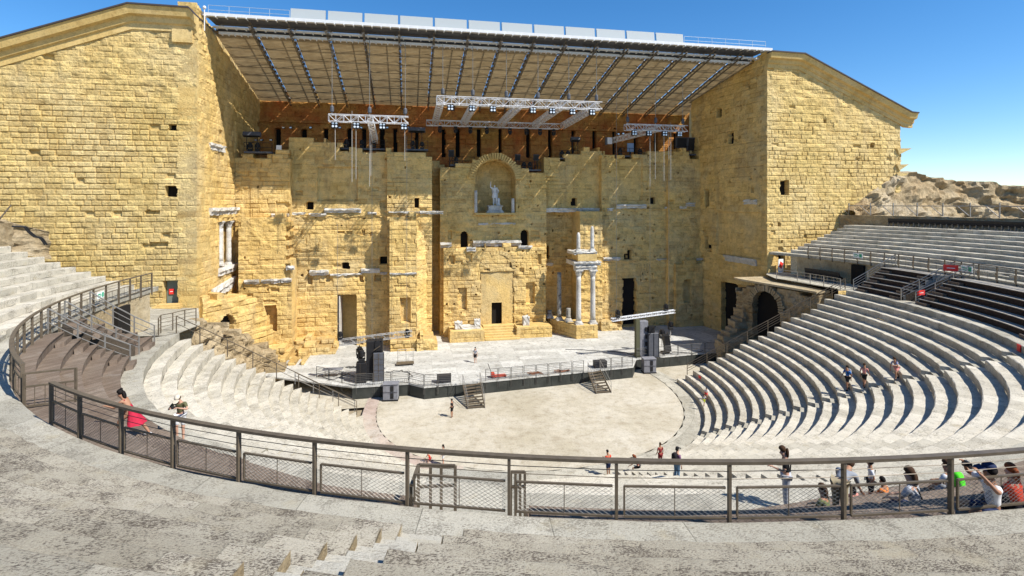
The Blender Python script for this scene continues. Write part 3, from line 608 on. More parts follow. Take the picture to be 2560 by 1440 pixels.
# steps to the great door
st = empty('stone_steps', 'wide ochre stone steps up to the great central door', 'steps', (PY(1245, 840, 66).x, 66, 1.2)); sx0, sx1 = PY(1211, 820, 65.5).x, PY(1298, 820, 65.5).x
for k in range(6):
    b = MB(); y0_ = 64.9+.42*k; b.box(((sx0+sx1)/2, (y0_+68.1)/2, 1.2+.115+.23*k-.005), (sx1-sx0-.04-.01*k, 68.1-y0_, .24)); set_tone(b.build('step', M['smooth'], st, bevel=.025, world=True), k)
# marble pieces on the platforms
def broken_block(x, y, z, d, label, seed, name='marble_block', rz=0, group=None):
    bm = bmesh.new(); bmesh.ops.create_cube(bm, size=1); bmesh.ops.subdivide_edges(bm, edges=bm.edges, cuts=3, use_grid_fill=True); rr = random.Random(seed)
    for v in bm.verts:
        v.co = Vector((v.co.x*d[0], v.co.y*d[1], (v.co.z+.5)*d[2])); v.co += Vector([rr.uniform(-.09, .09)*min(d) for _ in range(3)])
        v.co.z = max(0, v.co.z)
    me = bpy.data.meshes.new(name); bm.to_mesh(me); bm.free(); o_ = link_mesh(name, me, M['marble']); o_.location = (x, y, z); o_.rotation_euler = (0, 0, rz); set_tone(o_, seed)
    return tag(o_, label, 'marble block', group)
for px_, w_, h_, lab, s_ in ((1146, .9, .95, 'broken capital, left end of the marble pieces on the left platform', 1), (1172, 2.0, .45, 'long flat marble slab between the two broken pieces on the left platform', 2), (1193, .75, 1.15, 'upright broken column drum, right end of the left platform', 3), (1316, .8, 1.15, 'short marble stump alone on the right platform', 4)):
    P_ = PA if px_ < 1250 else PBk; zt = zA if px_ < 1250 else zBk; q = PY(px_, 820, 66.0)
    broken_block(q.x, 66.0+(.4 if px_ > 1250 else 0), zt+.09, (w_, .8, h_), lab, s_)
def col_at(px_, Y, ytop, ybase, z, rpx, lab, **k):
    q = PY(px_, 800, Y); d = q.x*SY+q.y*CY; h = (EYE-(ytop-HZ)/FPX*d)-z
    return marble_column(q.x, Y, z, h, rpx*d/FPX, lab, seed=int(px_), **k)
zt = zC+.1
col_at(1446.5, 64.4, 674, 812, zt, 6.6, 'tall smooth white column, left of the pair under the marble lintel', group='tall columns on the plinth')
col_at(1482, 64.4, 674, 812, zt, 6.6, 'tall smooth white column, right of the pair under the marble lintel', group='tall columns on the plinth')
col_at(1398, 67.2, 681, 805, zt, 6.0, 'heavily pitted tall marble shaft without capital, left of the paired columns', cap=False, pitted=True)
col_at(1374, 68.9, 776, 803, zt, 6.3, 'short pitted column stump, leftmost on the long plinth', cap=False, pitted=True)
col_at(1421, 66.2, 770, 808, zt, 6.3, 'short pitted column stump between the tall pitted shaft and the white pair', cap=False, pitted=True)
PLc, a, c = planeY(1440, 1500, 64.4)
li = empty('marble_lintel', 'two stepped marble beams resting on the paired tall columns', 'lintel', (PLc.pt(1464, 660, 0).x, 64.4, PLc.pt(1464, 674).z))
fragment(PLc, 1437, 1491, 664, 674, .45, li, name='architrave', inn=.6); fragment(PLc, 1434, 1500, 653, 663, .7, li, name='cornice', inn=3.2)
u0, u1, z0, z1 = PLc.hole(1443, 1490, 635, 652, 0)[:4]; b = MB(); c_ = PLc.p0+PLc.t*((u0+u1)/2); b.box((c_.x, 65.4, (z0+z1)/2), (u1-u0, 2.6, z1-z0)); set_tone(b.build('frieze_wall', M['smooth'], li, world=True))
fragment(PLc, 1435, 1493, 629, 636, .5, li, name='upper_ledge', inn=3.0)
zt2 = PLc.pt(1464, 629).z
for px_, yt, lab in ((1446, 583, 'shorter of the two pointed white shafts above the marble lintel'), (1480.5, 567, 'taller of the two pointed white shafts above the marble lintel')):
    q = PY(px_, 600, 64.6); d = q.x*SY+q.y*CY; marble_column(q.x, 64.6, zt2, (EYE-(yt-HZ)/FPX*d)-zt2, 5.0*d/FPX, lab, cap=False, broken=True, seed=int(px_))
# niche half columns and the statue
q = PY(1191, 500, 68.4)
for px_, yt, lab in ((1190, 476, 'slim broken marble column at the left edge of the statue niche'), (1283, 496, 'shorter broken marble column at the right edge of the statue niche')):
    q = PY(px_, 500, 68.5); z0 = D1.uz(px_, 532)[1]; d = q.x*SY+q.y*CY; marble_column(q.x, 68.7, z0, (EYE-(yt-HZ)/FPX*d)-z0, 4.3*d/FPX, lab, cap=False, base=False, seed=int(px_))
M['podium_w'] = stone_mat('podium_rubble', (0.44, 0.34, 0.20), (0.50, 0.41, 0.26), (0.54, 0.46, 0.32), gr=.3, bump=.05)
# ------------------------------------------------------------------ seating
Z20, RH, R20, TW = 10.03, 0.4798, 31.78, 0.704
RW = 32.70; R0, Z0, RU, TU, RUH = 35.72, 12.49, 35.93, 0.875, 0.3556
def pw(a, T):
    xs = [t[0] for t in T]; return float(np.interp(a, xs, [t[1] for t in T]))
def tw2(a): return pw(a, [(-124, .62), (-116, .60), (-108, .51), (-98, .51), (-91, .60), (-85, .61), (-45, .44)])
def rwb(a): return 35.75-5*tw2(a) if a < -85 else 32.7
def lipU(j):
    """radius of the lip of upper bench j along the ring: the benches are narrower in the middle of the curve"""
    def f(a):
        r1 = pw(a, [(-146, 36.8), (-122, 36.5), (-90, 36.5), (-62, 36.8)]); t = pw(a, [(-146, .875), (-122, .56), (-90, .54), (-62, .875)])
        return r1+(j-1)*t
    return f
def sweep(name, rows, mat_, parent, seed=0, rough=0.012, caps=True):
    """rows: list of (angle, [(R, z), ...]) cross sections; consecutive sections of equal length are joined"""
    vs = []; fs = []; uvs = []; rr = random.Random(seed); prev = None; s = 0; lastp = None
    for a, prof in rows:
        pts = []
        m = ring(sum(p[0] for p in prof)/len(prof), a)
        if lastp is not None: s += math.hypot(m[0]-lastp[0], m[1]-lastp[1])
        lastp = m; base = len(vs); vv = 0; pr = None
        for (R, z) in prof:
            x, y = ring(R, a)
            if pr: vv += abs(R-pr[0])+abs(z-pr[1])
            pr = (R, z); vs.append((x+rr.uniform(-rough, rough), y+rr.uniform(-rough, rough), z+rr.uniform(-rough, rough)*.8)); uvs.append((s, vv))
        if prev is not None and prev[1] == len(prof):
            b0 = prev[0]
            for k in range(len(prof)-1): fs.append((b0+k, base+k, base+k+1, b0+k+1))
        elif prev is not None:   # cheek between different profiles: close with a fan
            b0, n0 = prev; fs.append(tuple(range(b0, b0+n0))+tuple(range(base+len(prof)-1, base-1, -1)))
        prev = (base, len(prof))
    me = bpy.data.meshes.new(name); me.from_pydata(vs, [], fs); me.update()
    uv = me.uv_layers.new(name='UVMap')
    li_ = np.zeros(len(me.loops), 'i'); me.loops.foreach_get('vertex_index', li_); uv.data.foreach_set('uv', np.array(uvs, 'f')[li_].ravel())
    return link_mesh(name, me, mat_, parent)
def seat_row(name, k_lab, R_in, R_out, zl, zt, a0, a1, stairs, mat_, parent, da=0.8, floor=0.0, seed=0, nose=0.03, step_mat=None, cut_at=None):
    """one stone bench: riser, worn lip, tread; at a stair the bench is cut away and two half steps fill the gap"""
    fi = R_in if callable(R_in) else (lambda a: R_in); fo = R_out if callable(R_out) else (lambda a: R_out); rh = zt-zl; out = []
    cuts = sorted(c for c in stairs if c[0] > a0 and c[1] < a1); edges_ = [a0]+[x for c in cuts for x in c]+[a1]; segs = [(edges_[2*i], edges_[2*i+1]) for i in range(len(cuts)+1)]
    for si, (s0, s1) in enumerate(segs):
        n = max(1, int((s1-s0)/da)); rows = []
        for i in range(n+1):
            a = s0+(s1-s0)*i/n; A, B = fi(a), fo(a); tw = B-A
            rows.append((a, [(A, zl), (A, zt-nose), (A+nose, zt), (A+tw*.5, zt+.004), (B, zt)]))
        def cap(a, zz): A, B = fi(a), fo(a); return (a, [(A, zz), (A, zz), (A, zz), (B, zz), (B, zz)])
        rows = [cap(s0, floor if si == 0 else zl)]+rows+[cap(s1, floor if si == len(segs)-1 else zl)]
        out.append(sweep(name, rows, mat_, parent, seed+si, .02))
    for si, (s0, s1) in enumerate(cuts):
        n = max(2, int((s1-s0)/da)); rows = []
        for i in range(n+1):
            a = s0+(s1-s0)*i/n; A, B = fi(a), fo(a); tw = B-A; rows.append((a, [(A, zl), (A, zl+rh/2), (A+tw*.5, zl+rh/2), (A+tw*.5, zt), (B, zt)]))
        out.append(sweep('stair_step', rows, step_mat or M['walkway'], parent, seed+9, .006))
        if step_mat:
            for a in (s0+.02, s1-.02):
                A, B = fi(a), fo(a); pA, pM, pB = RP(A, a, 0), RP((A+B)/2+.02, a, 0), RP(B, a, 0); b_ = MB(); b_.add([(pA.x, pA.y, zl-.02), (pA.x, pA.y, zt-.01), (pM.x, pM.y, zt-.008), (pM.x, pM.y, zl-.02)], [(0, 1, 2, 3)]); out.append(b_.build('bench_end', M['rubble'], parent)); set_tone(out[-1])
    if parent is not None:
        for o_ in out: o_.location = -parent.location
    return out
cav = empty('lower_seating', 'lower bowl of pale limestone benches curving round the orchestra', 'stone seating', (11, 30, 0))
stR = lambda k: (-55.2+min(k, 12)*.52, -55.2+min(k, 12)*.52+1.9*24/(14+k))
stB = lambda k: (-84.6-.13*k, -84.6-.13*k+2.2*20/(14+k))
stL = lambda k: (-121.5, -121.5+2.2*20/(14+k))
for k in range(0, 21):
    Ri = R20-(20-k)*TW; Ro = Ri+TW if k < 20 else RW+.95; zt = Z20-(20-k)*RH; zl = zt-RH if k else 0
    seat_row('bench_row', k, Ri, Ro, zl, zt, -154.2+.1*random.random(), -12.0-.5*math.sin(k*1.3), [stL(k), stB(k), stR(k)] if k < 20 else [], M['walkway'] if k == 20 else M['seat'], cav, seed=k)
# middle section: timber benches
mid = empty('middle_seating', 'curved middle block of brown timber bench steps below the steel railing', 'timber seating', (11, 28, 0))
M['wood'] = seat_mat('weathered_timber', (0.17, 0.125, 0.095), (0.25, 0.20, 0.16), pit=0.25, pscale=5, jx=.16, jy=9, jdark=.55, dark=(0.06, 0.045, 0.035), warm=(0.28, 0.24, 0.20))
M['wood_glare'] = seat_mat('timber_painted_glare', (0.36, 0.33, 0.29), (0.44, 0.41, 0.37), pit=0.25, pscale=5, jx=.16, jy=9, jdark=.7)  # grazing glare on the right-hand treads put into a lighter timber colour
M['wood_shaded'] = mat('riser_painted_shade', (0.045, 0.028, 0.022), 0.8, 0, 0.4, 3)  # shade of the backlit right-hand risers put into a darker timber colour
VL, VR = (-146.6, -143.4), (-24.6, -21.8)
def mid_row(k, a0, a1, stairs):
    n = max(2, int((a1-a0)/.8)); A = sorted({a0+(a1-a0)*i/n for i in range(n+1)}); zt = Z20+.45*k; rows = []
    T = []; R_ = []
    for a in A:
        t = tw2(a); Ri = rwb(a)+(k-1)*t; Ro = Ri+t+(.02 if k < 5 else 0)
        if k == 5: Ro = R0+.06
        T.append((a, [(Ri-.06, zt-.05), (Ri-.06, zt), (Ro, zt)])); R_.append((a, [(Ri, Z20-.02), (Ri, zt-.05)]))
    T = [(a0, [(T[0][1][0][0], Z20), (T[0][1][0][0], Z20), (T[0][1][2][0], Z20)])]+T+[(a1, [(T[-1][1][0][0], Z20), (T[-1][1][0][0], Z20), (T[-1][1][2][0], Z20)])]
    sweep('bench_tread', T, M['wood'] if a0 < -70 else M['wood_glare'], mid, k, .004).location = -mid.location
    sweep('bench_riser', R_, M['wood_shaded'] if a0 > -70 else M['wood'], mid, k, .004).location = -mid.location
    for s in stairs:       # half-height wooden blocks
        t = tw2(s); Ri = rwb(s)+(k-1)*t-.06
        sweep('half_step', [(s, [(Ri-t*.48, zt-.46), (Ri-t*.48, zt-.46), (Ri, zt-.46)]), (s, [(Ri-t*.48, zt-.46), (Ri-t*.48, zt-.23), (Ri, zt-.23)]), (s+1.9, [(Ri-t*.48, zt-.46), (Ri-t*.48, zt-.23), (Ri, zt-.23)]), (s+1.9, [(Ri-t*.48, zt-.46), (Ri-t*.48, zt-.46), (Ri, zt-.46)])], M['wood'], mid, k, .003).location = -mid.location
for k in range(1, 6):
    mid_row(k, -150.6+.6*(k-1), VL[0], [-150.2+.6*k]); mid_row(k, VL[1], -107.6, [VL[1]+.3, -119.3-.2*k]); mid_row(k, -104.0, -60, [-88]); mid_row(k, -60, VR[0], [VR[0]-2.2, -45]); mid_row(k, VR[1], -12.4, [VR[1]+.2, -14.6])
# stair pits through the timber rows
def pit(a0, a1, name, label):
    t = empty('stair_pit', label, 'stair pit', (0, 0, 0)); b_ = MB()
    for a in (a0, a1):
        p, q = RP(RW+.1, a, 0), RP(R0, a, 0); e_ = Vector((q.y-p.y, p.x-q.x, 0)).normalized()*.06; vs = []
        for s_ in (e_, -e_): vs += [(p.x+s_.x, p.y+s_.y, 9.9), (q.x+s_.x, q.y+s_.y, 9.9), (q.x+s_.x, q.y+s_.y, 12.35), (p.x+s_.x, p.y+s_.y, 10.55)]
        b_.add(vs, [(0, 1, 2, 3), (7, 6, 5, 4), (0, 4, 5, 1), (1, 5, 6, 2), (2, 6, 7, 3), (3, 7, 4, 0)])
    b_.build('side_wall', M['brickdk'], t)
    sweep('ramp', [(a0, [(RW, Z20-.3), (R0+.1, Z20+.2)]), (a1, [(RW, Z20-.3), (R0+.1, Z20+.2)])], M['wood_shaded'], t)
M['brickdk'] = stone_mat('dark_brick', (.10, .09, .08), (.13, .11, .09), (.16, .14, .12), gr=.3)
pit(VL[0], VL[1], 'l', 'narrow stair pit with dark brick sides through the left timber benches')
pit(VR[0], VR[1], 'r', 'narrow stair pit through the right timber benches')
# podium wall and its capping slab, walkway
pod = empty('podium_wall', 'curved rubble podium wall with pale capping slab between middle and upper seating', 'podium wall', (11, 25, 0))
def ringwall(name, R, z0, z1, a0, a1, m, out=0.0, seed=0):
    n = int((a1-a0)*1.2); rows = [(a0+(a1-a0)*i/n, [(R, z0+(z1-z0)*j/6) for j in range(7)]) for i in range(n+1)]
    o_ = sweep(name, rows, m, pod, seed, .03); o_.location = -pod.location; set_tone(o_, seed, 1); return o_
ringwall('rubble_face', R0+.10, Z20-.2, Z0-.2, -163.5, 8.0, M['podium_w'])
n = 240; rows = [(-165+(173+8)*i/n, [(R0+.1, Z0-.30), (R0-.02, Z0-.30), (R0-.03, Z0-.02), (R0+.02, Z0), (R0+.4, Z0+.004), (lipU(1)(-165+181*i/n)+.03, Z0)]) for i in range(n+1)]
sweep('capping_slab', rows, M['walkway'], pod, 2, .012).location = -pod.location
up = empty('upper_seating', 'upper tier of worn limestone benches behind the steel railing', 'stone seating', (11, 20, 0))
def th_at(R, x, lo, hi):
    for _ in range(40):
        m = (lo+hi)/2
        if ring(R, m)[0] < x: lo = m
        else: hi = m
    return m
for j in range(1, 10):
    fi_, fo_ = lipU(j), (lipU(j+1) if j < 9 else (lambda a: lipU(10)(a)+1.8)); zt = Z0+j*RUH
    # the stair that climbs past the photographer keeps a straight line on plan
    rj = fi_(-107); yj = ring(rj, -107)[1]
    fs = (th_at(rj, -.11+(yj-9.07)*.413, -120, -95), th_at(rj, .98+(yj-9.2)*.516, -120, -95))
    seat_row('bench_row', j, fi_, fo_, zt-RUH, zt, -163.4-.1*j, -130, [(-142.6, -140.4)], M['seat'], up, floor=8, seed=j+40)
    if j < 8: seat_row('bench_row', j, fi_, fo_, zt-RUH, zt, -130, -70, [fs], M['seat_old'], up, floor=8, seed=j+50, da=.5, step_mat=M['stair_old'])
    seat_row('bench_row', j, fi_, fo_, zt-RUH, zt, -70, 11, [(-26.5, -24.8)], M['seat'], up, floor=8, seed=j+60)
# floors joining seating and towers
def floor_poly(name, pts, z, m, label=None):
    b_ = MB(); b_.add([(p[0], p[1], (z if not hasattr(z, '__len__') else z[i])) for i, p in enumerate(pts)], [tuple(range(len(pts)))])
    o_ = b_.build(name, m); uv = o_.data.uv_layers.new(name='UVMap')
    for i, lp in enumerate(o_.data.loops): co = o_.data.vertices[lp.vertex_index].co; uv.data[i].uv = (co.x, co.y)
    if m == M['podium_w']: set_tone(o_)
    return tag(o_, kind='structure')
floor_poly('walkway', [ring(R20, -12.2), ring(RW+3.5, -12.2), ring(RW+3.5, -4), (44.5, 55.9), (41.8, 55.9), (40.6, 54.5), ring(R20-.4, 4), ring(R20-.2, -4)], Z20-.004, M['walkway'])
L1 = PZ(400, 838, Z20); L2 = PZ(490, 772, 8.9)
e1 = ring(R20, -154.3); e2 = ring(R0+.3, -154.3)
pts = [PZ(425, 843, Z20), PZ(356, 846, Z20), PZ(330, 805, Z20)]; low = [PY(380, 769, YL-.1), PY(447, 769, YL-.1), PY(493, 769, YL-.1), PZ(500, 800, 9.4)]
b = MB(); V_ = [Vector((*e1, Z20-.004)), Vector((*ring(RW, -154.3), Z20-.004)), Vector((*ring(R0+.2, -158), Z20-.004)), Vector((*ring(R0+.2, -163), Z20-.3)), PY(372, 768, YL), PY(496, 770, YL), PZ(500, 812, 9.2)]
b.add(V_, [tuple(range(len(V_)))]); o = b.build('walkway', M['walkway']); uv = o.data.uv_layers.new(name='UVMap')
for i, lp in enumerate(o.data.loops): co = o.data.vertices[lp.vertex_index].co; uv.data[i].uv = (co.x, co.y)
tag(o, kind='structure')
# ------------------------------------------------------------------ stage roof
rf = empty('stage_roof', 'modern canopy of tan slatted panels hung on dark lattice ribs over the stage', 'roof', (11, 60, 36))
def RZ(Y): return 18.14+EYE+(13.83-18.14)*(Y-YF)/(YB-YF)
M['panel'] = bpy.data.materials.new('slatted_panel'); M['panel'].use_nodes = True
t = M['panel'].node_tree; N, L = t.nodes, t.links; N.remove(N['Principled BSDF']); out = N['Material Output']
df = N.new('ShaderNodeBsdfDiffuse'); tl_ = N.new('ShaderNodeBsdfTranslucent'); mxs = N.new('ShaderNodeMixShader'); mxs.inputs[0].default_value = 0.30
g_ = N.new('ShaderNodeNewGeometry'); wv = N.new('ShaderNodeTexWave'); wv.bands_direction = 'Y'; wv.inputs['Scale'].default_value = 1.1; wv.inputs['Distortion'].default_value = 0.6; wv.inputs['Detail'].default_value = 2
L.new(g_.outputs['Position'], wv.inputs['Vector']); r_ = ramp(N, L, wv.outputs['Fac'], [(0.1, (0.25, 0.18, 0.09)), (0.6, (0.38, 0.29, 0.16)), (1.0, (0.42, 0.33, 0.19))])
nz_ = noise(N, L, g_.outputs['Position'], 0.8, 5, .7); r2_ = ramp(N, L, nz_, [(0.35, (0.75, 0.73, 0.7)), (0.6, (1.05, 1.05, 1.05))])
cc_ = mixc(N, L, 1.0, r_.outputs[0], r2_.outputs[0], 'MULTIPLY')
L.new(cc_, df.inputs[0]); L.new(cc_, tl_.inputs[0]); L.new(df.outputs[0], mxs.inputs[1]); L.new(tl_.outputs[0], mxs.inputs[2]); L.new(mxs.outputs[0], out.inputs[0])
x_first = PY(722, 70, YF).x; BAY = (PY(1714, 130, YF).x-x_first)/12
ribx = [x_first+BAY*k for k in range(-1, 15)]
edges = [XL+.12]+ribx+[XR-.08]; Yp = 58.0
for i in range(len(edges)-1):
    b = MB(); xa, xb = edges[i]+.13, edges[i+1]-.13
    if xb-xa < .3: continue
    ny = 14
    for k in range(ny):
        ya, yb = Yp+(YB-Yp)*k/ny, Yp+(YB-Yp)*(k+1)/ny-.02
        sag = 0
        b.add([(xa, ya, RZ(ya)-.30), (xb, ya, RZ(ya)-.30), (xb, yb, RZ(yb)-.30), (xa, yb, RZ(yb)-.30)], [(0, 1, 2, 3)])
        b.add([(xa, ya, RZ(ya)-.34), (xb, ya, RZ(ya)-.34), (xb, ya, RZ(ya)-.25), (xa, ya, RZ(ya)-.25)], [(0, 1, 2, 3)])
    b.build('roof_panel', M['panel'], rf, world=True)
# ribs: lattice girders under the joints of the panels
for k, x in enumerate(ribx):
    b = MB(); n = 26; ya = YF-.3; zb = lambda Y, dz: RZ(Y)+dz
    for dx in (-.06, .06):
        b.beam((x+dx, ya, zb(ya, -.42)), (x+dx, YB, zb(YB, -.42)), .055, .08); b.beam((x+dx, ya, zb(ya, -.95)), (x+dx, YB, zb(YB, -.80)), .055, .08)
    for j in range(n):
        y0_, y1_ = ya+(YB-ya)*j/n, ya+(YB-ya)*(j+1)/n; s_ = .08 if j % 2 else -.08
        b.beam((x-s_, y0_, zb(y0_, -.42 if j % 2 else -.9)), (x+s_, y1_, zb(y1_, -.9 if j % 2 else -.42)), .05)
        b.beam((x-.13, y0_, zb(y0_, -.9)), (x+.13, y0_, zb(y0_, -.9)), .05)
    for j in range(15):
        y0_, y1_ = Yp+(YB-Yp)*j/15, Yp+(YB-Yp)*(j+.48)/15; b.beam((x, y0_, zb(y0_, -.37)), (x, y1_, zb(y1_, -.37)), .24, .03)
    b.build('rib', M['rib'] if 'rib' in M else M.setdefault('rib', mat('dark_rib_steel', (0.20, 0.17, 0.13), .5, .3, .4, 6)), rf, world=True)
# space frame above the panels
b = MB(); nX = 34; nY = 8
for j in range(nY+1):
    Y = Yp+(YB-Yp)*j/nY
    b.tube((XL+.2, Y, RZ(Y)+1.25), (XR, Y, RZ(Y)+1.25), .09, 5)
    for i in range(nX):
        xa = XL+.5+(XR-XL-.7)*i/nX; xb = XL+.5+(XR-XL-.7)*(i+1)/nX
        b.tube((xa, Y, RZ(Y)+(1.25 if i % 2 else .1)), (xb, Y, RZ(Y)+(.1 if i % 2 else 1.25)), .07, 4)
for i in range(nX//2+1):
    xa = XL+.5+(XR-XL-.7)*i/(nX/2); b.tube((xa, Yp, RZ(Yp)+1.25), (xa, YB, RZ(YB)+1.25), .08, 4)
b.build('space_frame', M['steel_lt'], rf, world=True)
# front edge: white girders with brackets, dark slot, glass screens
def yz(Y, dz): return RZ(Y)+dz
for nm, Y, dz, hh, ww, mt, x0, x1 in (('front_girder', YF-.25, .02, .30, .5, 'white', XL-.9, XR+.35), ('slot_girder', 57.3, -.25, .16, .35, 'white', XL+.4, XR-.2), ('rear_girder', 58.0, -.45, .24, .30, 'white', XL+.7, XR-1.0)):
    b = MB(); b.box(((x0+x1)/2, Y, yz(Y, dz)), (x1-x0, ww, hh))
    nteeth = int((x1-x0)/(.6 if nm == 'rear_girder' else .9))
    for i in range(nteeth):
        xx = x0+.3+(x1-x0-.6)*i/(nteeth-1); b.box((xx, Y-.02, yz(Y, dz)-hh/2-.05), (.10, ww+.06, .14))
    b.build(nm, M[mt], rf, world=True)
b = MB(); 
b.box(((XL+XR)/2, 57.1, RZ(57)+.20), (XR-XL-.6, 2.5, .06))
b.box(((XL+XR)/2, 58.32, RZ(58.3)-.08), (XR-XL-.6, .05, .55)); b.build('catwalk_grating', M['dgrey'], rf, world=True)
M['glass'] = bpy.data.materials.new('frosted_glass'); M['glass'].use_nodes = True; p_ = M['glass'].node_tree.nodes['Principled BSDF']
p_.inputs['Base Color'].default_value = (.40, .43, .43, 1); p_.inputs['Roughness'].default_value = .25; p_.inputs['Alpha'].default_value = .93
for k in range(12):
    xa, xb = x_first+BAY*k+.10, x_first+BAY*(k+1)-.14; z0 = RZ(YF)+.22
    f_ = None
    b = MB(); b.box(((xa+xb)/2, YF+.30, z0+.62), (xb-xa, .04, 1.22), rot=Matrix.Rotation(R_(-8), 3, 'X')); f_ = b.build('glass_screen', M['glass'], rf, world=True)
    b = MB()
    for i in range(4):
        xx = xa+(xb-xa)*i/3; b.beam((xx, YF+.36, z0-.1), (xx, YF+.50, z0+1.22), .035)
    b.build('screen_post', M['steel_lt'], rf, world=True)
def roof_rail(x0, x1, nm):
    b = MB(); n = max(2, int((x1-x0)/1.7)); z0 = RZ(YF)+.2
    for dz in (.55, 1.0): b.tube((x0, YF+.3, z0+dz), (x1, YF+.3, z0+dz), .025, 5)
    for i in range(n+1): xx = x0+(x1-x0)*i/n; b.tube((xx, YF+.3, z0), (xx, YF+.3, z0+1.0), .025, 5)
    b.build('safety_rail', M['railblue'], rf, world=True)
M['railblue'] = mat('pale_steel', (0.45, 0.52, 0.58), .4, .4)
roof_rail(XL+.3, x_first, 'a'); roof_rail(x_first+BAY*12, XR, 'b')
# lightning mast with a round head on the left tower
q = PY(505, 40, 54.6); t = empty('roof_mast', 'short white mast with a round head on the left tower corner', 'mast', (q.x, 55.2, q.z-1.0))
b = MB(); b.tube((0, 0, -.2), (0, 0, 1.9), .05, 8); b.build('pole', M['white'], t)
b = MB(); b.lathe((0, 0, 1.85), [(.03, 0), (.13, .05), (.16, .17), (.13, .29), (.03, .35)], 12); b.build('head', M['white'], t, smooth=True)

# ------------------------------------------------------------------ flying trusses
def truss_mb(b, p, q, s=.7, bay=None, r=.045):
    """box truss between two points"""
    p, q = Vector(p), Vector(q); t = q-p; Ln = t.length; t.normalize(); a = t.cross(Vector((0, 0, 1))).normalized(); u = Vector((0, 0, 1)) if abs(t.z) < .3 else a.cross(t)
    u = a.cross(t).normalized(); n = max(2, int(round(Ln/(bay or s)))); cs = [(i, j) for i in (-.5, .5) for j in (-.5, .5)]
    for i, j in cs: b.tube(p+a*s*i+u*s*j, q+a*s*i+u*s*j, r, 5)
    for k in range(n):
        A, B = p+t*Ln*k/n, p+t*Ln*(k+1)/n
        for i in (-.5, .5):
            e = (-.5, .5) if k % 2 else (.5, -.5); b.tube(A+a*s*i+u*s*e[0], B+a*s*i+u*s*e[1], r*.6, 4); b.tube(A+u*s*i+a*s*e[0], B+u*s*i+a*s*e[1], r*.6, 4)
            b.tube(A+a*s*i-u*s*.5, A+a*s*i+u*s*.5, r*.5, 4)
    return b
def hoist(parent, x, y, z, ztop):
    b = MB(); b.lathe((x, y, z+.5), [(.12, 0), (.2, .1), (.2, .55), (.1, .7)], 8); b.build('chain_hoist', M['dgrey'], parent, world=True)
    b = MB(); b.tube((x, y, z+1.1), (x, y, ztop), .028, 4); b.tube((x, y, z+.3), (x, y, z+.6), .04, 5); b.build('chain', M['steel_lt'], parent, world=True)
def lamp4(parent, x, y, z):
    f_ = MB(); f_.box((x, y, z), (.66, .3, .62)); fo = f_.build('blinder', M['black'], parent, world=True)
    for dx in (-.16, .16):
        for dz in (-.15, .15):
            b_ = MB(); b_.lathe((0, 0, 0), [(.05, 0), (.11, .02), (.115, .06), (.02, .07)], 8); o_ = b_.build('lamp_lens', M['lens'], parent); o_.rotation_euler = (R_(90), 0, 0); o_.location = Vector((x+dx, y-.14, z+dz))-parent.location
def movinghead(name, label, x, y, z, up=False, group=None, s=1.0):
    t = empty(name, label, 'spotlight', (x, y, z), group=group); g_ = 1 if up else -1
    b = MB(); b.box((0, 0, g_*.1*s), (.36*s, .3*s, .2*s)); b.build('base', M['black'], t, bevel=.02)
    b = MB(); b.box((-.19*s, 0, g_*.38*s), (.05*s, .16*s, .4*s)); b.box((.19*s, 0, g_*.38*s), (.05*s, .16*s, .4*s)); b.box((0, 0, g_*.2*s), (.4*s, .2*s, .05*s)); b.build('yoke', M['black'], t)
    b = MB(); b.lathe((0, 0, g_*.28*s), [(.10*s, 0), (.15*s, .06*s), (.16*s, .3*s), (.14*s, .42*s)] if up else [(.14*s, -.42*s), (.16*s, -.3*s), (.15*s, -.06*s), (.10*s, 0)], 10); b.build('head', M['black'], t)
    return t
GY0, GY1 = 55.9+.9, 71.0; gz = PY(1300, 258, GY0).z
gx = [PY(x_, 258, GY0).x for x_ in (1103, 1190, 1303, 1407, 1492)]
tg = empty('lighting_truss', 'wide silver grid truss with five cross arms hanging over the stage centre', 'truss', (gx[2], GY0, gz))
truss_mb(MB(), (gx[0]-.5, GY0, gz), (gx[-1]+.5, GY0, gz), .78, .8).build('chord', M['alu'], tg, world=True)
xb0 = PY(1066, 306, GY1).x; truss_mb(MB(), (xb0, GY1, gz-.3), (gx[-1]-.3, GY1, gz-.3), .7, .8).build('chord', M['alu'], tg, world=True)
for x in gx: truss_mb(MB(), (x, GY0+.45, gz), (x, GY1-.4, gz-.3), .66, .6).build('cross_arm', M['alu'], tg, world=True)
for x in (PY(1107, 0, GY0).x, PY(1182, 0, GY0).x, PY(1266, 0, GY0).x, PY(1345, 0, GY0).x, PY(1422, 0, GY0).x, PY(1491, 0, GY0).x): hoist(tg, x, GY0, gz+.1, RZ(GY0+2)-.3)
for x_ in (1126, 1180, 1232, 1332, 1380, 1431, 1480): lamp4(tg, PY(x_, 258, GY0).x, GY0, gz-.75)
for i, x_ in enumerate((1100, 1139, 1176, 1217, 1275, 1316, 1350, 1384)): movinghead('moving_light', ['first', 'second', 'third', 'fourth', 'fifth', 'sixth', 'seventh', 'eighth'][i]+' black light from the left under the back bar of the grid truss', PY(x_, 306, GY1).x, GY1, gz-.7, group='lights under the back bar of the grid truss', s=1.25)
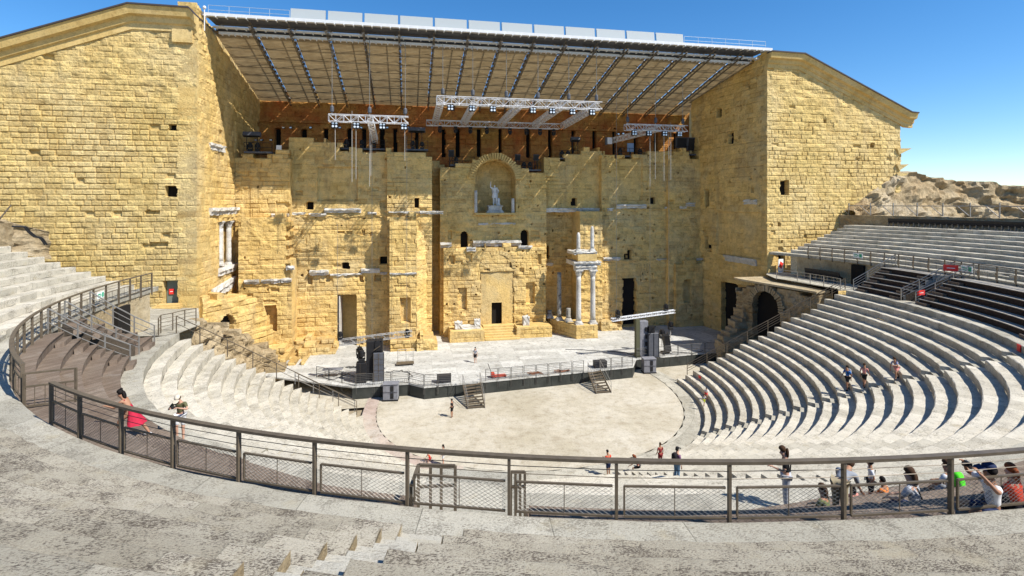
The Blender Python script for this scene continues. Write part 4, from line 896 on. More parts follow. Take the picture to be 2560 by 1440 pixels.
for lab, xs, ym, xl, yl, Y0_, hx in (('silver truss with one ladder arm hanging over the left side of the stage', (822, 1021), 298, 938, 352, 57.2, (830, 924, 1013)), ('silver truss with one long arm hanging over the right side of the stage', (1563, 1716), 320, 1520, 354, 61.5, (1569, 1639, 1707))):
    z = PY(920 if xs[0] < 1000 else 1640, ym, Y0_).z; xa, xb = PY(xs[0], ym, Y0_).x, PY(xs[1], ym, Y0_).x
    tt = empty('lighting_truss', lab, 'truss', ((xa+xb)/2, Y0_, z))
    truss_mb(MB(), (xa, Y0_, z), (xb, Y0_, z), .72, .75).build('chord', M['alu'], tt, world=True)
    xm = PY(925 if xs[0] < 1000 else 1650, ym, Y0_).x; Ye = Y0_+(10 if xs[0] < 1000 else 9)
    e_ = PY(xl, yl, Ye); truss_mb(MB(), (xm, Y0_+.4, z), (e_.x, Ye, min(e_.z, z-.2)), .6, .55).build('cross_arm', M['alu'], tt, world=True)
    for x_ in hx: hoist(tt, PY(x_, 0, Y0_).x, Y0_, z+.1, RZ(Y0_+1)-.4)
    for x_ in ((837, 891, 956, 1010) if xs[0] < 1000 else (1585, 1622, 1661, 1698)): lamp4(tt, PY(x_, 0, Y0_).x, Y0_, z-.7)
# hanging pipes and long cables
M['pipe'] = mat('white_pipe', (0.40, 0.38, 0.34), .5)
PIP = dict(left=0, right=0)
for x_, y0_, y1_, Y_ in ((838, 312, 400, 57.2), (880, 306, 455, 57.2), (890, 318, 448, 57.2), (924, 330, 466, 58.5), (927, 330, 440, 58), (1012, 318, 402, 57.2), (1625, 345, 466, 61.5), (1638, 335, 448, 61.5), (1660, 340, 452, 61.5), (1672, 335, 398, 61.8), (1677, 330, 449, 61.5)):
    a_, c_ = PY(x_, y0_, Y_), PY(x_, y1_, Y_); b = MB(); b.tube(a_, c_, .03, 6); b.tube(a_, a_+Vector((0, 0, 1.2)), .02, 4)
    o = b.build('hanging_pipe', M['pipe']); sd_ = 'left' if x_ < 1300 else 'right'; PIP[sd_] += 1; tag(o, ['', 'first', 'second', 'third', 'fourth', 'fifth', 'sixth'][PIP[sd_]]+' thin pale pipe from the left below the '+sd_+' stage truss', 'pipe', 'pipes hanging from the left truss' if x_ < 1300 else 'pipes hanging from the right truss')
for x_, y0_, y1_, Y_ in ((1541, 190, 780, 62.5), (844, 560, 850, 60.5), (930, 360, 850, 60.2), (1017, 340, 830, 62.0), (1625, 466, 790, 63.0), (1672, 400, 780, 63.0)):
    a_, c_ = PY(x_, y0_, Y_), PY(x_, y1_, Y_); b = MB(); b.tube(a_, c_, .018, 4); o = b.build('cable', M['steel_lt']); tag(o, 'thin cable hanging in front of the stage wall '+{1541: 'left of the right doorway, the longest', 844: 'over the left doorway', 930: 'over the left speaker tower', 1017: 'beside the left pier niche', 1625: 'under the right truss, left', 1672: 'under the right truss, right'}[x_], 'cable', 'cables hanging in front of the stage wall')

# ------------------------------------------------------------------ equipment ledges on top of the broken wall
def ledge(x0, x1, ytop, Y, label, gear, seed):
    a_, c_ = PY(x0, ytop, Y), PY(x1, ytop, Y); t = empty('equipment_ledge', label, 'equipment platform', ((a_.x+c_.x)/2, Y, a_.z-.4)); rr = random.Random(seed)
    b = MB(); b.box(((a_.x+c_.x)/2, Y+.9, a_.z-.1), (c_.x-a_.x, 2.0, .2)); b.build('deck', M['dgrey'], t, world=True)
    b = MB(); zt = a_.z+1.0
    for z in (a_.z+.5, zt): b.tube((a_.x, Y, z), (c_.x, Y, z), .03, 5)
    n = max(2, int((c_.x-a_.x)/1.1))
    for i in range(n+1): xx = a_.x+(c_.x-a_.x)*i/n; b.tube((xx, Y, a_.z-.3), (xx, Y, zt), .03, 5)
    b.build('rail', M['black'], t, world=True)
    return t, a_, c_
def big_speaker(x, y, z, w_, h_, label, rz=0, tilt=-25, leg=1.3, d=.5, face='dgrey'):
    t = empty('loudspeaker', label, 'loudspeaker', (x, y, z), rz)
    R3 = Matrix.Rotation(R_(tilt), 3, 'X'); b = MB(); b.box((0, 0, leg+h_/2), (w_, d, h_), rot=R3); b.build('cabinet', M[face], t, bevel=.02)
    b = MB(); b.box(Vector((0, 0, leg+h_/2))+R3@Vector((0, -d/2-.015, 0)), (w_*.9, .03, h_*.88), rot=R3); b.build('grille', M['black'], t)
    b = MB(); b.tube((-w_*.3, 0, 0), (-w_*.3, 0, leg+.2), .04, 5); b.tube((w_*.3, 0, 0), (w_*.3, 0, leg+.2), .04, 5); b.tube((-w_*.3, 0, .2), (w_*.3, 0, leg), .025, 5); b.build('stand', M['black'], t)
    return t
for x0, x1, yt, Y, lab in ((610, 680, 378, 64.8, 'dark equipment ledge with spotlights at the far left top of the broken wall'), (843, 962, 369, 66.8, 'dark equipment ledge behind the left truss on the broken wall'), (1015, 1070, 372, 66.0, 'dark equipment ledge right of the left pier top'), (1125, 1187, 411, 69.4, 'dark ledge on the left shoulder of the statue niche'), (1288, 1352, 423, 69.2, 'dark ledge with lamps on the right shoulder of the statue niche'), (1398, 1448, 394, 70.0, 'dark equipment ledge above the set-back bay'), (1536, 1612, 388, 69.2, 'dark equipment ledge above the right doorway bay'), (1692, 1756, 384, 68.8, 'dark equipment ledge against the right tower')):
    ledge(x0, x1, yt, Y, lab, 0, x0)
for x_, yb, Y, w_, h_, lab, tilt, leg in ((630, 378, 65.4, 1.9, .45, 'long flat tilted loudspeaker at the far left wall top', 65, 1.7), (1042, 372, 67.0, 2.1, .5, 'long dark tilted loudspeaker above the left pier', 62, 2.1), (1438, 390, 70.6, 1.3, .6, 'dark tilted loudspeaker above the set-back bay', 58, 2.0), (1736, 384, 69.4, 2.4, 1.9, 'large black loudspeaker cluster against the right tower wall', 8, .4), (1705, 384, 69.8, 2.0, 1.5, 'wide black loudspeaker box left of the cluster on the right tower wall', 4, .8), (1128, 411, 70.2, .7, .9, 'small dark loudspeaker on the left shoulder of the statue niche', 10, 1.0), (1294, 423, 70.0, .7, .8, 'small dark loudspeaker beside the arch on its right shoulder', 15, 1.2), (1340, 423, 70.0, .7, .8, 'small dark loudspeaker at the right end of the niche shoulder', 15, 1.2)):
    q = PY(x_, yb, Y); big_speaker(q.x, Y, q.z, w_, h_, lab, tilt=tilt, leg=leg)
q = PY(1576, 386, 69.8); t = empty('screen', 'pale blue square panel on the ledge above the right doorway bay', 'panel', (q.x, 69.8, q.z)); b = MB(); b.box((0, 0, .95), (.95, .12, 1.25)); b.build('sheet', mat('pale_blue_panel', (.20, .30, .48), .5), t); b = MB(); b.box((0, .1, .6), (.2, .2, 1.2)); b.build('stand', M['black'], t)
q = PY(1524, 352, 68.9); t = empty('panel_light', 'white square panel at the lower end of the right truss arm', 'panel', (q.x, 68.9, q.z)); b = MB(); b.box((0, 0, 0), (.65, .15, .9)); b.build('sheet', M['white'], t); b = MB(); b.box((-.45, .1, -.05), (.3, .3, 1.0)); b.build('housing', M['dgrey'], t)
q = PY(700, 372, 65.4); t = empty('flood_light', 'small white square floodlight on the left wall top', 'floodlight', (q.x, 64.9, q.z)); b = MB(); b.box((0, 0, .1), (.55, .2, .5)); b.build('face', M['white'], t); b = MB(); b.box((0, .2, 0), (.4, .3, .4)); b.build('housing', M['dgrey'], t)
ORDL = 'first second third fourth fifth sixth seventh eighth ninth tenth eleventh twelfth thirteenth fourteenth fifteenth'.split()
for i, x_ in enumerate((654, 709, 727, 777, 834, 850, 903, 968, 1022, 1545, 1557, 1700, 1730, 640, 678)):
    y_ = 319 if x_ < 1030 and x_ > 700 else {1545: 335, 1557: 334, 1700: 351, 1730: 350}.get(x_, 350)
    Y_ = 73.6 if y_ < 330 else 70.0; q = PY(x_, y_, Y_)
    t = empty('spotlight', ORDL[(sorted((654, 709, 727, 777, 834, 850, 903, 968, 1022, 1545, 1557, 1700, 1730, 640, 678)).index(x_))]+' small pale-lensed lamp from the left in the shade of the stage roof', 'spotlight', (q.x, Y_, q.z), group='small lamps under the stage roof')
    b = MB(); b.box((0, 0, 0), (.3, .35, .26)); b.build('housing', M['black'], t); b = MB(); b.box((0, -.2, -.02), (.26, .04, .16)); b.build('lamp_lens', M['lens'], t)
ORDL = 'first second third fourth fifth sixth seventh eighth ninth tenth eleventh twelfth thirteenth fourteenth fifteenth'.split()
LEDL = ['far left corner ledge, left lamp', 'far left corner ledge, right lamp', 'ledge behind the left truss, left lamp', 'ledge behind the left truss, middle lamp', 'ledge behind the left truss, right lamp', 'left pier ledge, left lamp', 'left pier ledge, right lamp', 'right shoulder of the niche, left lamp', 'right shoulder of the niche, right lamp', 'set-back bay ledge, left lamp', 'set-back bay ledge, right lamp', 'right door bay ledge, left lamp', 'right door bay ledge, right lamp', 'right tower ledge, only lamp', 'left shoulder of the niche, only lamp']
for i, (x_, yb, Y_) in enumerate(((625, 378, 65.6), (644, 378, 65.6), (866, 369, 67.5), (905, 369, 67.5), (935, 369, 67.3), (1032, 372, 66.6), (1055, 374, 66.7), (1310, 423, 69.9), (1325, 423, 69.9), (1405, 394, 70.6), (1420, 394, 70.5), (1550, 388, 69.9), (1600, 388, 69.9), (1748, 384, 69.1), (1140, 411, 70))):
    q = PY(x_, yb, Y_); movinghead('moving_light', 'black moving light on the '+LEDL[i], q.x, Y_, q.z, True, 'lights on the wall ledges', 1.35)
# ------------------------------------------------------------------ stage
SZ = 1.2
sp = [PZ(800, 935, SZ), PZ(880, 967, SZ), PZ(1022, 958, SZ), PZ(1060, 967, SZ), PZ(1213, 953, SZ), PZ(1583, 916, SZ), PZ(1591, 897, SZ), PZ(1796, 879, SZ)]
sg = empty('stage_platform', 'broad pale boarded stage floor with a dark panelled front', 'stage', (11, 60, 0))
poly = [(-17.5, 60), (-14, 56)]+[(p.x, p.y) for p in sp[1:]]+[(41.5, 57), (41.5, 72), (-19, 72), (-19, 62)]
b = MB(); b.prism(poly, SZ-.14, SZ); o = b.build('deck', M['deck'], sg, world=True); uv = o.data.uv_layers.new(name='UVMap')
for i, lp in enumerate(o.data.loops): co = o.data.vertices[lp.vertex_index].co; uv.data[i].uv = (co.x, co.y)
for i in range(1, 7):
    a_, c_ = sp[i], sp[i+1]; d_ = (c_-a_); L__ = d_.length; d_.normalize(); nrm = Vector((d_.y, -d_.x, 0)); n = max(1, int(L__/2.0))
    for k in range(n):
        p, q = a_+d_*L__*k/n+d_*.015, a_+d_*L__*(k+1)/n-d_*.015; b = MB(); m_ = (p+q)/2-nrm*.09
        b.box((m_.x, m_.y, (SZ-.15)/2), ((q-p).length, .05, SZ-.17), rz=math.atan2(d_.y, d_.x)); b.build('front_panel', M['podium'], sg, world=True)
def barrier(p, q, z, label, group, posts_down=.0):
    p, q = Vector((p[0], p[1], z)), Vector((q[0], q[1], z)); d_ = q-p; Ln = d_.length; ang = math.atan2(d_.y, d_.x)
    t = empty('stage_barrier', label, 'barrier', p, ang, group)
    b = MB(); b.tube((.06, 0, .02), (.06, 0, 1.1), .03, 5); b.tube((Ln-.06, 0, .02), (Ln-.06, 0, 1.1), .03, 5); b.tube((.06, 0, 1.1), (Ln-.06, 0, 1.1), .028, 5); b.tube((.06, 0, .45), (Ln-.06, 0, .45), .022, 5)
    if posts_down:
        b.tube((.06, -.02, -posts_down), (.06, -.02, 0), .03, 5); b.tube((Ln-.06, -.02, -posts_down), (Ln-.06, -.02, 0), .03, 5)
    b.build('frame', M['steel_dk'], t)
    b = MB()
    for zz in (.64, .80, .96): b.tube((.06, 0, zz), (Ln-.06, 0, zz), .016, 4)
    for i in range(1, 9): b.tube((.06+(Ln-.12)*i/9, 0, .08), (.06+(Ln-.12)*i/9, 0, .45), .013, 4)
    b.tube((.06, 0, .08), (Ln-.06, 0, .08), .018, 4); b.build('bars', M['steel_dk'], t)
    return t
def run(a_, c_, n, lab, grp):
    for k in range(n):
        p = a_.lerp(c_, k/n); q = a_.lerp(c_, (k+1)/n); barrier(p, q, SZ, (['first', 'second', 'third', 'fourth', 'fifth', 'sixth', 'seventh', 'eighth'][k]+' '+lab) if n > 1 else lab, grp, .75)
G_ = 'steel barriers along the stage edge'
inn = lambda v: Vector((v.x, v.y+.08, SZ))
pC, pD = PZ(1129, 963, SZ), PZ(1213, 953, SZ); s1, s2 = PZ(1461, 929, SZ), PZ(1500, 925, SZ)
run(inn(PZ(790, 944, SZ)), inn(sp[1]+Vector((.3, 0, 0))), 3, 'steel barrier from the left, at the far left stage edge before the bench handrail', G_)
run(inn(sp[1]+Vector((.3, 0, 0))), inn(sp[2]), 3, 'steel barrier from the left, in front of the left speaker tower', G_); run(inn(sp[2]), inn(sp[3]), 1, 'steel barrier panel on the slanting corner of the stage edge', G_)
run(inn(sp[3]), inn(pC), 2, 'steel barrier from the stage corner towards the left stage stairs', G_)
run(inn(pD), inn(s1), 8, 'steel barrier from the left between the two stage stairs', G_); run(inn(s2), inn(sp[5]), 3, 'steel barrier to the right of the right stage stairs', G_)
run(inn(sp[6]), inn(sp[7]), 6, 'steel barrier from the left on the far right stage edge', G_)
def stairs(px0, px1, py0, py1, ptop0, ptop1, label, nst=8):
    a_, c_ = PZ(*ptop0, SZ), PZ(*ptop1, SZ); e_, f_ = PZ(px0, py0, 0), PZ(px1, py1, 0)
    t = empty('stage_stairs', label, 'stairs', ((a_+c_+e_+f_)/4).to_tuple()[:2]+(0,))
    for k in range(nst):
        s_ = (k+.5)/nst; p, q = a_.lerp(e_, s_), c_.lerp(f_, s_); z = SZ*(1-s_)+.02; d_ = q-p; m_ = (p+q)/2; b = MB(); b.box((m_.x, m_.y, z), (math.hypot(d_.x, d_.y), .30, .05), rz=math.atan2(d_.y, d_.x)); b.build('tread', M['steel'], t, world=True)
    for s0, s1_ in ((a_, e_), (c_, f_)):
        b = MB(); b.beam(s0, s1_, .06, .22); b.build('stringer', M['steel'], t, world=True)
        b = MB(); u = Vector((0, 0, 1.0)); b.tube(s0+u, s1_+u, .025, 5); b.tube(s0, s0+u, .025, 5); b.tube(s1_, s1_+u, .025, 5); b.tube(s0+u*.5, s1_+u*.5, .018, 4); b.build('handrail', M['steel_lt'], t, world=True)
stairs(1170, 1212, 1023, 1020, (1157, 963), (1200, 956), 'steel stairs from the orchestra up to the stage, nearer the middle')
stairs(1491, 1528, 985, 982, (1470, 931), (1500, 925), 'steel stairs from the orchestra up to the stage, to the right')
# speaker towers on the stage
def line_tower(px_, py_, w_, h_, label, parts, z=SZ):
    q = PZ(px_, py_, z); t = empty('speaker_tower', label, 'speaker tower', (q.x, q.y, z))
    return q, t
q, t = line_tower(938, 950, 0, 0, 'tall dark loudspeaker tower at the left front of the stage', 0)
b = MB(); b.box((-.05, .3, 1.9), (1.55, 1.1, 3.8)); b.build('cabinet_stack', M['black'], t, bevel=.03)
b = MB(); b.box((.35, -.3, 1.35), (1.0, .5, 2.7)); b.build('front_stack', M['dgrey'], t, bevel=.03)
b = MB()
for i in range(1, 5): b.box((.35, -.56, .54*i), (1.0, .02, .02))
for xx in (-.12, .35, .84): b.box((xx, -.57, 1.35), (.03, .03, 2.7))
b.beam((-.1, -.5, 3.0), (.5, -.5, 3.4), .06); b.build('straps', M['steel'], t)
b = MB(); b.box((.35, -.1, 3.3), (.7, .5, .8)); b.tube((.1, -.3, 2.8), (.1, -.3, 4.1), .04, 5); b.tube((.6, -.3, 2.8), (.6, -.3, 4.1), .04, 5); b.build('top_cradle', M['black'], t)
zt = 4.05
a_, c_ = PY(848, 855, q.y+.6), PY(1030, 843, q.y+2.6)
tt = empty('ground_truss', 'dark and silver truss bar resting on the left speaker tower', 'truss', (q.x, q.y, SZ+4)); truss_mb(MB(), (a_.x, q.y+.4, a_.z), (c_.x, q.y+1.4, a_.z+.35), .5, .5, .035).build('chord', M['steel_lt'], tt, world=True)
for k, (x_, yb) in enumerate(((851, 850), (1018, 843))): p = PY(x_, yb, q.y+.6+k); movinghead('moving_light', 'black moving light on the '+('left' if k == 0 else 'right')+' end of the truss bar over the left speaker tower', p.x, q.y+.4+k, p.z, True, s=1.2)
q2 = PZ(904, 955, SZ); t = empty('speaker_stack', 'low black loudspeaker stack left of the tall left tower', 'speaker stack', (q2.x, q2.y, SZ)); b = MB(); b.box((0, 0, .95), (.95, .8, 1.9)); b.build('cabinet', M['black'], t, bevel=.03); b = MB(); b.box((-.1, -.42, 1.0), (.02, .02, 1.8)); b.box((0, -.42, .95), (.9, .02, .03)); b.build('trim', M['steel'], t)
movinghead('moving_light', 'black moving light on top of the low speaker stack', q2.x, q2.y, SZ+1.9, True, s=1.6); p = PY(899, 900, q2.y+1.2); movinghead('moving_light', 'black moving light behind the low speaker stack', p.x, q2.y+1.2, SZ+2.0, True, s=1.5)
qr = PZ(1618, 893, SZ); t = empty('speaker_tower', 'grey shrouded loudspeaker tower with a white truss bar at the right front of the stage', 'speaker tower', (qr.x, qr.y, SZ))
b = MB(); b.box((-1.1, .2, 2.1), (.42, .5, 4.2)); b.build('mast_panel', mat('olive_panel', (.09, .09, .05), .7), t); b = MB(); b.box((-.35, .5, 2.05), (1.0, .9, 3.9)); b.build('cabinet_stack', M['mgrey'], t, bevel=.04)
b = MB(); b.box((.62, .1, 1.35), (1.25, .9, 2.7)); b.build('covered_stack', M['dgrey'], t, bevel=.05); b = MB()
for zz in (.7, 1.5, 2.3, 3.1): b.box((-.1, -.02, zz), (.26, .15, .45))
for xx in (0, .62, 1.22): b.box((xx, -.38, 1.35), (.035, .035, 2.7))
b.beam((0, -.4, 2.5), (.8, -.4, 3.5), .06); b.box((.45, 0, 3.1), (.7, .5, .7)); b.build('straps', M['black'], t)
a_, c_ = PY(1530, 800, qr.y), PY(1684, 788, qr.y+1.2); tt = empty('ground_truss', 'white truss bar across the top of the right speaker tower', 'truss', (qr.x, qr.y, SZ+4)); truss_mb(MB(), (a_.x, qr.y+.1, a_.z), (c_.x, qr.y+1.0, a_.z+.45), .32, .4, .035).build('chord', M['white'], tt, world=True)
for k, (x_, yb) in enumerate(((1541, 794), (1670, 783))): p = PY(x_, yb, qr.y+.5); movinghead('moving_light', 'black moving light on the '+('left' if k == 0 else 'right')+' end of the white truss bar', p.x, qr.y+.1+k*.9, p.z+.1, True, s=1.2)
qs = PZ(1666, 884, SZ); t = empty('line_speaker', 'curved black column loudspeaker right of the grey tower', 'loudspeaker', (qs.x, qs.y, SZ)); b = MB()
for i in range(8):
    an = R_(-14+i*4); b.box((.12*math.cos(i*.35), -.10*(i-3.5)**2*.05, .35+.24*i), (.7, .5, .22), rot=Matrix.Rotation(an, 3, 'X'))
b.build('cabinet', M['black'], t); b = MB(); b.box((0, .3, .1), (.9, .6, .2)); b.tube((.3, .3, 0), (.3, .3, 2.3), .05, 5); b.build('stand', M['steel'], t)
for x_, y_, lab, s in ((1655, 845, 'black moving light on a low post right of the grey tower', 1.5), (1676, 822, 'black moving light on a white post at the back right of the stage', 1.5)):
    p = PZ(x_, y_+30, SZ); p2 = PZ(x_, y_+22, SZ); t = movinghead('moving_light', lab, p2.x, p2.y, SZ+1.0, True, s=s); b = MB(); b.tube((0, 0, -1.0), (0, 0, 0), .06, 6); b.build('post', M['pipe'], t)
# subwoofer boxes in the orchestra
for x_, y_, lab in ((977, 1003, 'grey double loudspeaker box on the orchestra floor at the left stage corner'), (1626, 934, 'grey double loudspeaker box on the orchestra floor at the right stage corner')):
    p = PZ(x_, y_, 0); t = empty('speaker_box', lab, 'loudspeaker', (p.x, p.y+.4, 0), R_(-6)); b = MB(); b.box((0, 0, .82), (1.35, .9, 1.4)); b.build('cabinet', M['mgrey'], t, bevel=.03)
    b = MB()
    for zz in (.5, 1.15): b.box((.15, -.46, zz), (.3, .04, .5))
    b.build('port', M['black'], t); b = MB(); b.box((0, -.465, .82), (1.3, .02, .03)); b.box((0, 0, .07), (1.4, .95, .12)); b.build('trim', M['black'], t); b = MB(); b.box((0, -.02, 1.56), (1.45, 1.0, .07)); b.build('lid', M['mgrey'], t, bevel=.02)
# small things on the stage
p = PZ(1013, 912, SZ); t = empty('flat_trolley', 'flatbed trolley with tube frame standing on the open left stage', 'trolley', (p.x, p.y, SZ), R_(3)); b = MB(); b.box((0, 0, .2), (1.8, .8, .1)); b.build('bed', M['steel'], t)
b = MB(); 
for xx in (-.75, .1, .85): b.tube((xx, .35, .2), (xx, .35, 1.55), .025, 5)
b.tube((-.75, .35, 1.55), (.85, .35, 1.55), .025, 5); b.tube((-.75, .35, .95), (.85, .35, .95), .02, 5); b.tube((-.9, 0, .2), (-1.35, 0, .45), .02, 5); b.build('frame', M['steel_lt'], t)
for i, (xx, yy) in enumerate(((-.7, -.3), (.7, -.3), (-.7, .3), (.7, .3))): b = MB(); b.tube((xx, yy-.03, .08), (xx, yy+.03, .08), .08, 8); b.build('wheel', M['black'], t)
p = PZ(832, 941, SZ); t = empty('folding_table', 'grey folding table left of the left speaker tower', 'table', (p.x, p.y, SZ), R_(-4)); b = MB(); b.box((0, 0, .74), (1.9, .75, .04)); b.build('table_top', M['mgrey'], t)
for xx in (-.8, .8): b = MB(); b.tube((xx, -.3, 0), (xx*.85, -.3, .74), .02, 4); b.tube((xx, .3, 0), (xx*.85, .3, .74), .02, 4); b.build('leg', M['steel_lt'], t)
for x_, y_, lab, col, s in ((1340, 935, 'orange scaffold parts lying behind the stage barrier', (.28, .10, .04), 1), (1405, 930, 'second heap of orange fittings behind the stage barrier', (.25, .09, .04), 2), (885, 920, 'dark cable heap behind the low speaker stack', (.03, .03, .03), 3), (1500, 918, 'black flight case behind the right stage stairs', (.03, .03, .035), 4), (1110, 955, 'black flight case by the left stage stairs', (.03, .03, .035), 5), (1640, 895, 'dark cables under the right tower', (.03, .03, .03), 6)):
    p = PZ(x_, y_, SZ); rr = random.Random(s); b = MB()
    if 'case' in lab: b.box((0, 0, .35), (1.3, .7, .6)); b.box((0, 0, .68), (1.34, .74, .05)); b.box((-.3, -.36, .35), (.05, .03, .6)); b.box((.3, -.36, .35), (.05, .03, .6))
    else:
        for i in range(12): b.tube((rr.uniform(-.9, .9), rr.uniform(-.3, .3), rr.uniform(.03, .12)), (rr.uniform(-.9, .9), rr.uniform(-.4, .4), rr.uniform(.03, .15)), .035, 5)
    o = b.build('flight_case' if 'case' in lab else 'loose_gear', mat('gear_%d' % s, col, .6)); o.location = (p.x, p.y, SZ); tag(o, lab, 'case' if 'case' in lab else 'gear')
p = PZ(1250, 942, SZ); t = empty('pallet_truck', 'red hand pallet truck parked behind the stage barriers', 'pallet truck', (p.x, p.y, SZ), R_(5)); b = MB(); b.box((0, -.2, .15), (1.2, .18, .08)); b.box((0, .2, .15), (1.2, .18, .08)); b.build('fork', mat('red_paint', (.5, .05, .03), .4), t)
b = MB(); b.box((-.75, 0, .3), (.3, .5, .4)); b.build('pump', bpy.data.materials['red_paint'], t); b = MB(); b.tube((-.85, 0, .4), (-1.2, 0, 1.35), .03, 6); b.tube((-1.2, -.15, 1.35), (-1.2, .15, 1.35), .03, 6); b.build('handle', M['black'], t)
for i, xx in enumerate((-.75, .5)): b = MB(); b.tube((xx, -.22, .07), (xx, .22, .07), .07, 8); b.build('wheel', M['black'], t)

# cable runs on the boards
for k, (pts_, lab) in enumerate((([(905, 948), (870, 935), (830, 950), (800, 940)], 'black cable run from the low speaker stack to the left stage end'), ([(965, 930), (1005, 926), (1030, 938), (1020, 950)], 'looping black cable right of the left speaker tower'), ([(1600, 893), (1560, 880), (1480, 876), (1400, 872)], 'black cable run from the right tower across the boards'), ([(1655, 886), (1690, 880), (1730, 884), (1765, 874)], 'black cable run towards the right stage end'))):
    P = [PZ(x, y, SZ+.02) for x, y in pts_]; Q = []
    for i_ in range(len(P)-1):
        for j_ in range(6): Q.append(P[i_].lerp(P[i_+1], j_/6)+Vector((.12*math.sin(i_*3+j_*1.3), .15*math.cos(j_*1.7+k), 0)))
    b = MB(); [b.tube(p_, q_, .04, 4) for p_, q_ in zip(Q[:-1], Q[1:])]; o = b.build('stage_cable', M['black']); tag(o, lab, 'cable')
# ------------------------------------------------------------------ steel railing on the podium
ZR = 13.52
FR = R0-.08
def fence_bay(par, aL, aR, near, mesh=True):
    pass
def wire(b, P, r, n=4):
    for p, q in zip(P[:-1], P[1:]): b.tube(p, q, r, n)
def podium_fence(label, angs, arc_hi=False, mesh=True, last=True):
    """posts at the given ring angles, one long curved top rail, wires, mid and bottom rails, wire mesh panels"""
    a0, a1 = angs[0], angs[-1]; c_ = RP(FR, (a0+a1)/2, Z0)
    t = empty('podium_railing', label, 'railing', c_)
    den = [a0+(a1-a0)*i/(len(angs)*3) for i in range(len(angs)*3+1)]
    b = MB(); n = len(den)
    for i in range(n-1):
        p, q = RP(FR, den[i], ZR), RP(FR, den[i+1], ZR); b.beam(p, q, .12, .055)
    b.build('top_rail', M['steel'], t, world=True)
    for a in angs:
        p = RP(FR, a, 0); x2 = RP(FR, a+.1, 0); rz = math.atan2(x2.y-p.y, x2.x-p.x)
        b = MB(); b.box((p.x, p.y, (ZR-.03+Z0-.42)/2), (.05, .09, ZR-.03-Z0+.42), rz=rz)
        b.box((RP(FR, a+.20, 0).x, RP(FR, a+.20, 0).y, (Z0+.05+ZR-.46)/2), (.03, .04, ZR-.46-Z0-.05), rz=rz); b.build('post', M['steel'], t, world=True)
    for k in range(len(angs)-1):
        p, q = angs[k], angs[k+1]; e = .2
        b = MB()
        for z in (ZR-.17, ZR-.31): b.tube(RP(FR, p, z), RP(FR, q, z), .008 if mesh else .012, 4)
        b.build('wire', M['steel'], t, world=True)
        b = MB(); A, B = RP(FR, p+e, ZR-.46), RP(FR, q-e*.5, ZR-.46); C, D = RP(FR, p+e, Z0+.02), RP(FR, q-e*.5, Z0+.02)
        b.beam(A, B, .045, .03); b.beam(C, D, .045, .035); m1, m2 = (A+B)/2, (C+D)/2; b.beam(m1, m2, .012, .012); b.build('panel_frame', M['steel'], t, world=True)
        if mesh:
            b = MB(); Hh = (A-C).length; W = (B-A).length; d1 = (B-A)/W; cell = .115; rr_ = .0036; sl = .62
            s = -Hh/sl
            while s < W:
                for sg_ in (0, 1):
                    x0_, x1_ = s, s+Hh/sl; z0_, z1_ = 0, Hh
                    if x0_ < 0: z0_ = -x0_*sl; x0_ = 0
                    if x1_ > W: z1_ = Hh-(x1_-W)*sl; x1_ = W
                    if x1_ > x0_:
                        if sg_: za, zb_ = Hh-z0_, Hh-z1_
                        else: za, zb_ = z0_, z1_
                        b.tube(C+d1*x0_+Vector((0, 0, za)), C+d1*x1_+Vector((0, 0, zb_)), rr_, 3)
                s += cell
            b.build('wire_mesh', M['steel_mesh'], t, world=True)
    return t
M['steel_mesh'] = mat('mesh_wire', (0.20, 0.19, 0.17), .4, .6)
near = [-123.0, -120.6, -118.0, -115.45, -112.8, -110.2, -107.4, -104.6, -101.8, -98.9, -95.9, -92.9, -89.9, -86.9]
podium_fence('long curved bronze-grey steel railing with mesh panels crossing the foreground', near)
left = [-163.3, -161.0, -158.8, -156.6, -154.2, -151.9, -149.7, -147.6, -145.7, -143.9, -142.2, -140.2, -138.2, -136.1, -133.9, -131.6, -129.2, -126.9]
podium_fence('curved bronze-grey steel railing sweeping round the left side of the podium', left, mesh=False)
right = [-86.7+2.55*i for i in range(37)]
podium_fence('dark steel railing along the far right podium edge below the upper benches', [a for a in right if a < 6], mesh=False)
# small gate leaf that stands open at the left gap
def gate(label, a, rin, rout, z0, rows=1):
    p, q = RP(rin, a, z0), RP(rout, a+1.4, z0); t = empty('railing_gate', label, 'gate', p); b = MB()
    for z in (.05, .62, 1.0): b.beam(p+Vector((0, 0, z)), q+Vector((0, 0, z)), .05, .05)
    for s_ in (0, 1): r_ = p.lerp(q, s_); b.beam(r_, r_+Vector((0, 0, 1.02)), .06, .06)
    b.build('frame', M['steel'], t, world=True); b = MB()
    for i in range(1, 5): r_ = p.lerp(q, i/5); b.tube(r_+Vector((0, 0, .05)), r_+Vector((0, 0, .62)), .012, 4)
    b.build('bars', M['steel'], t, world=True)
gate('narrow steel gate leaf standing at the gap in the railing on the left', -126.6, FR, FR-.9, Z0-.2)
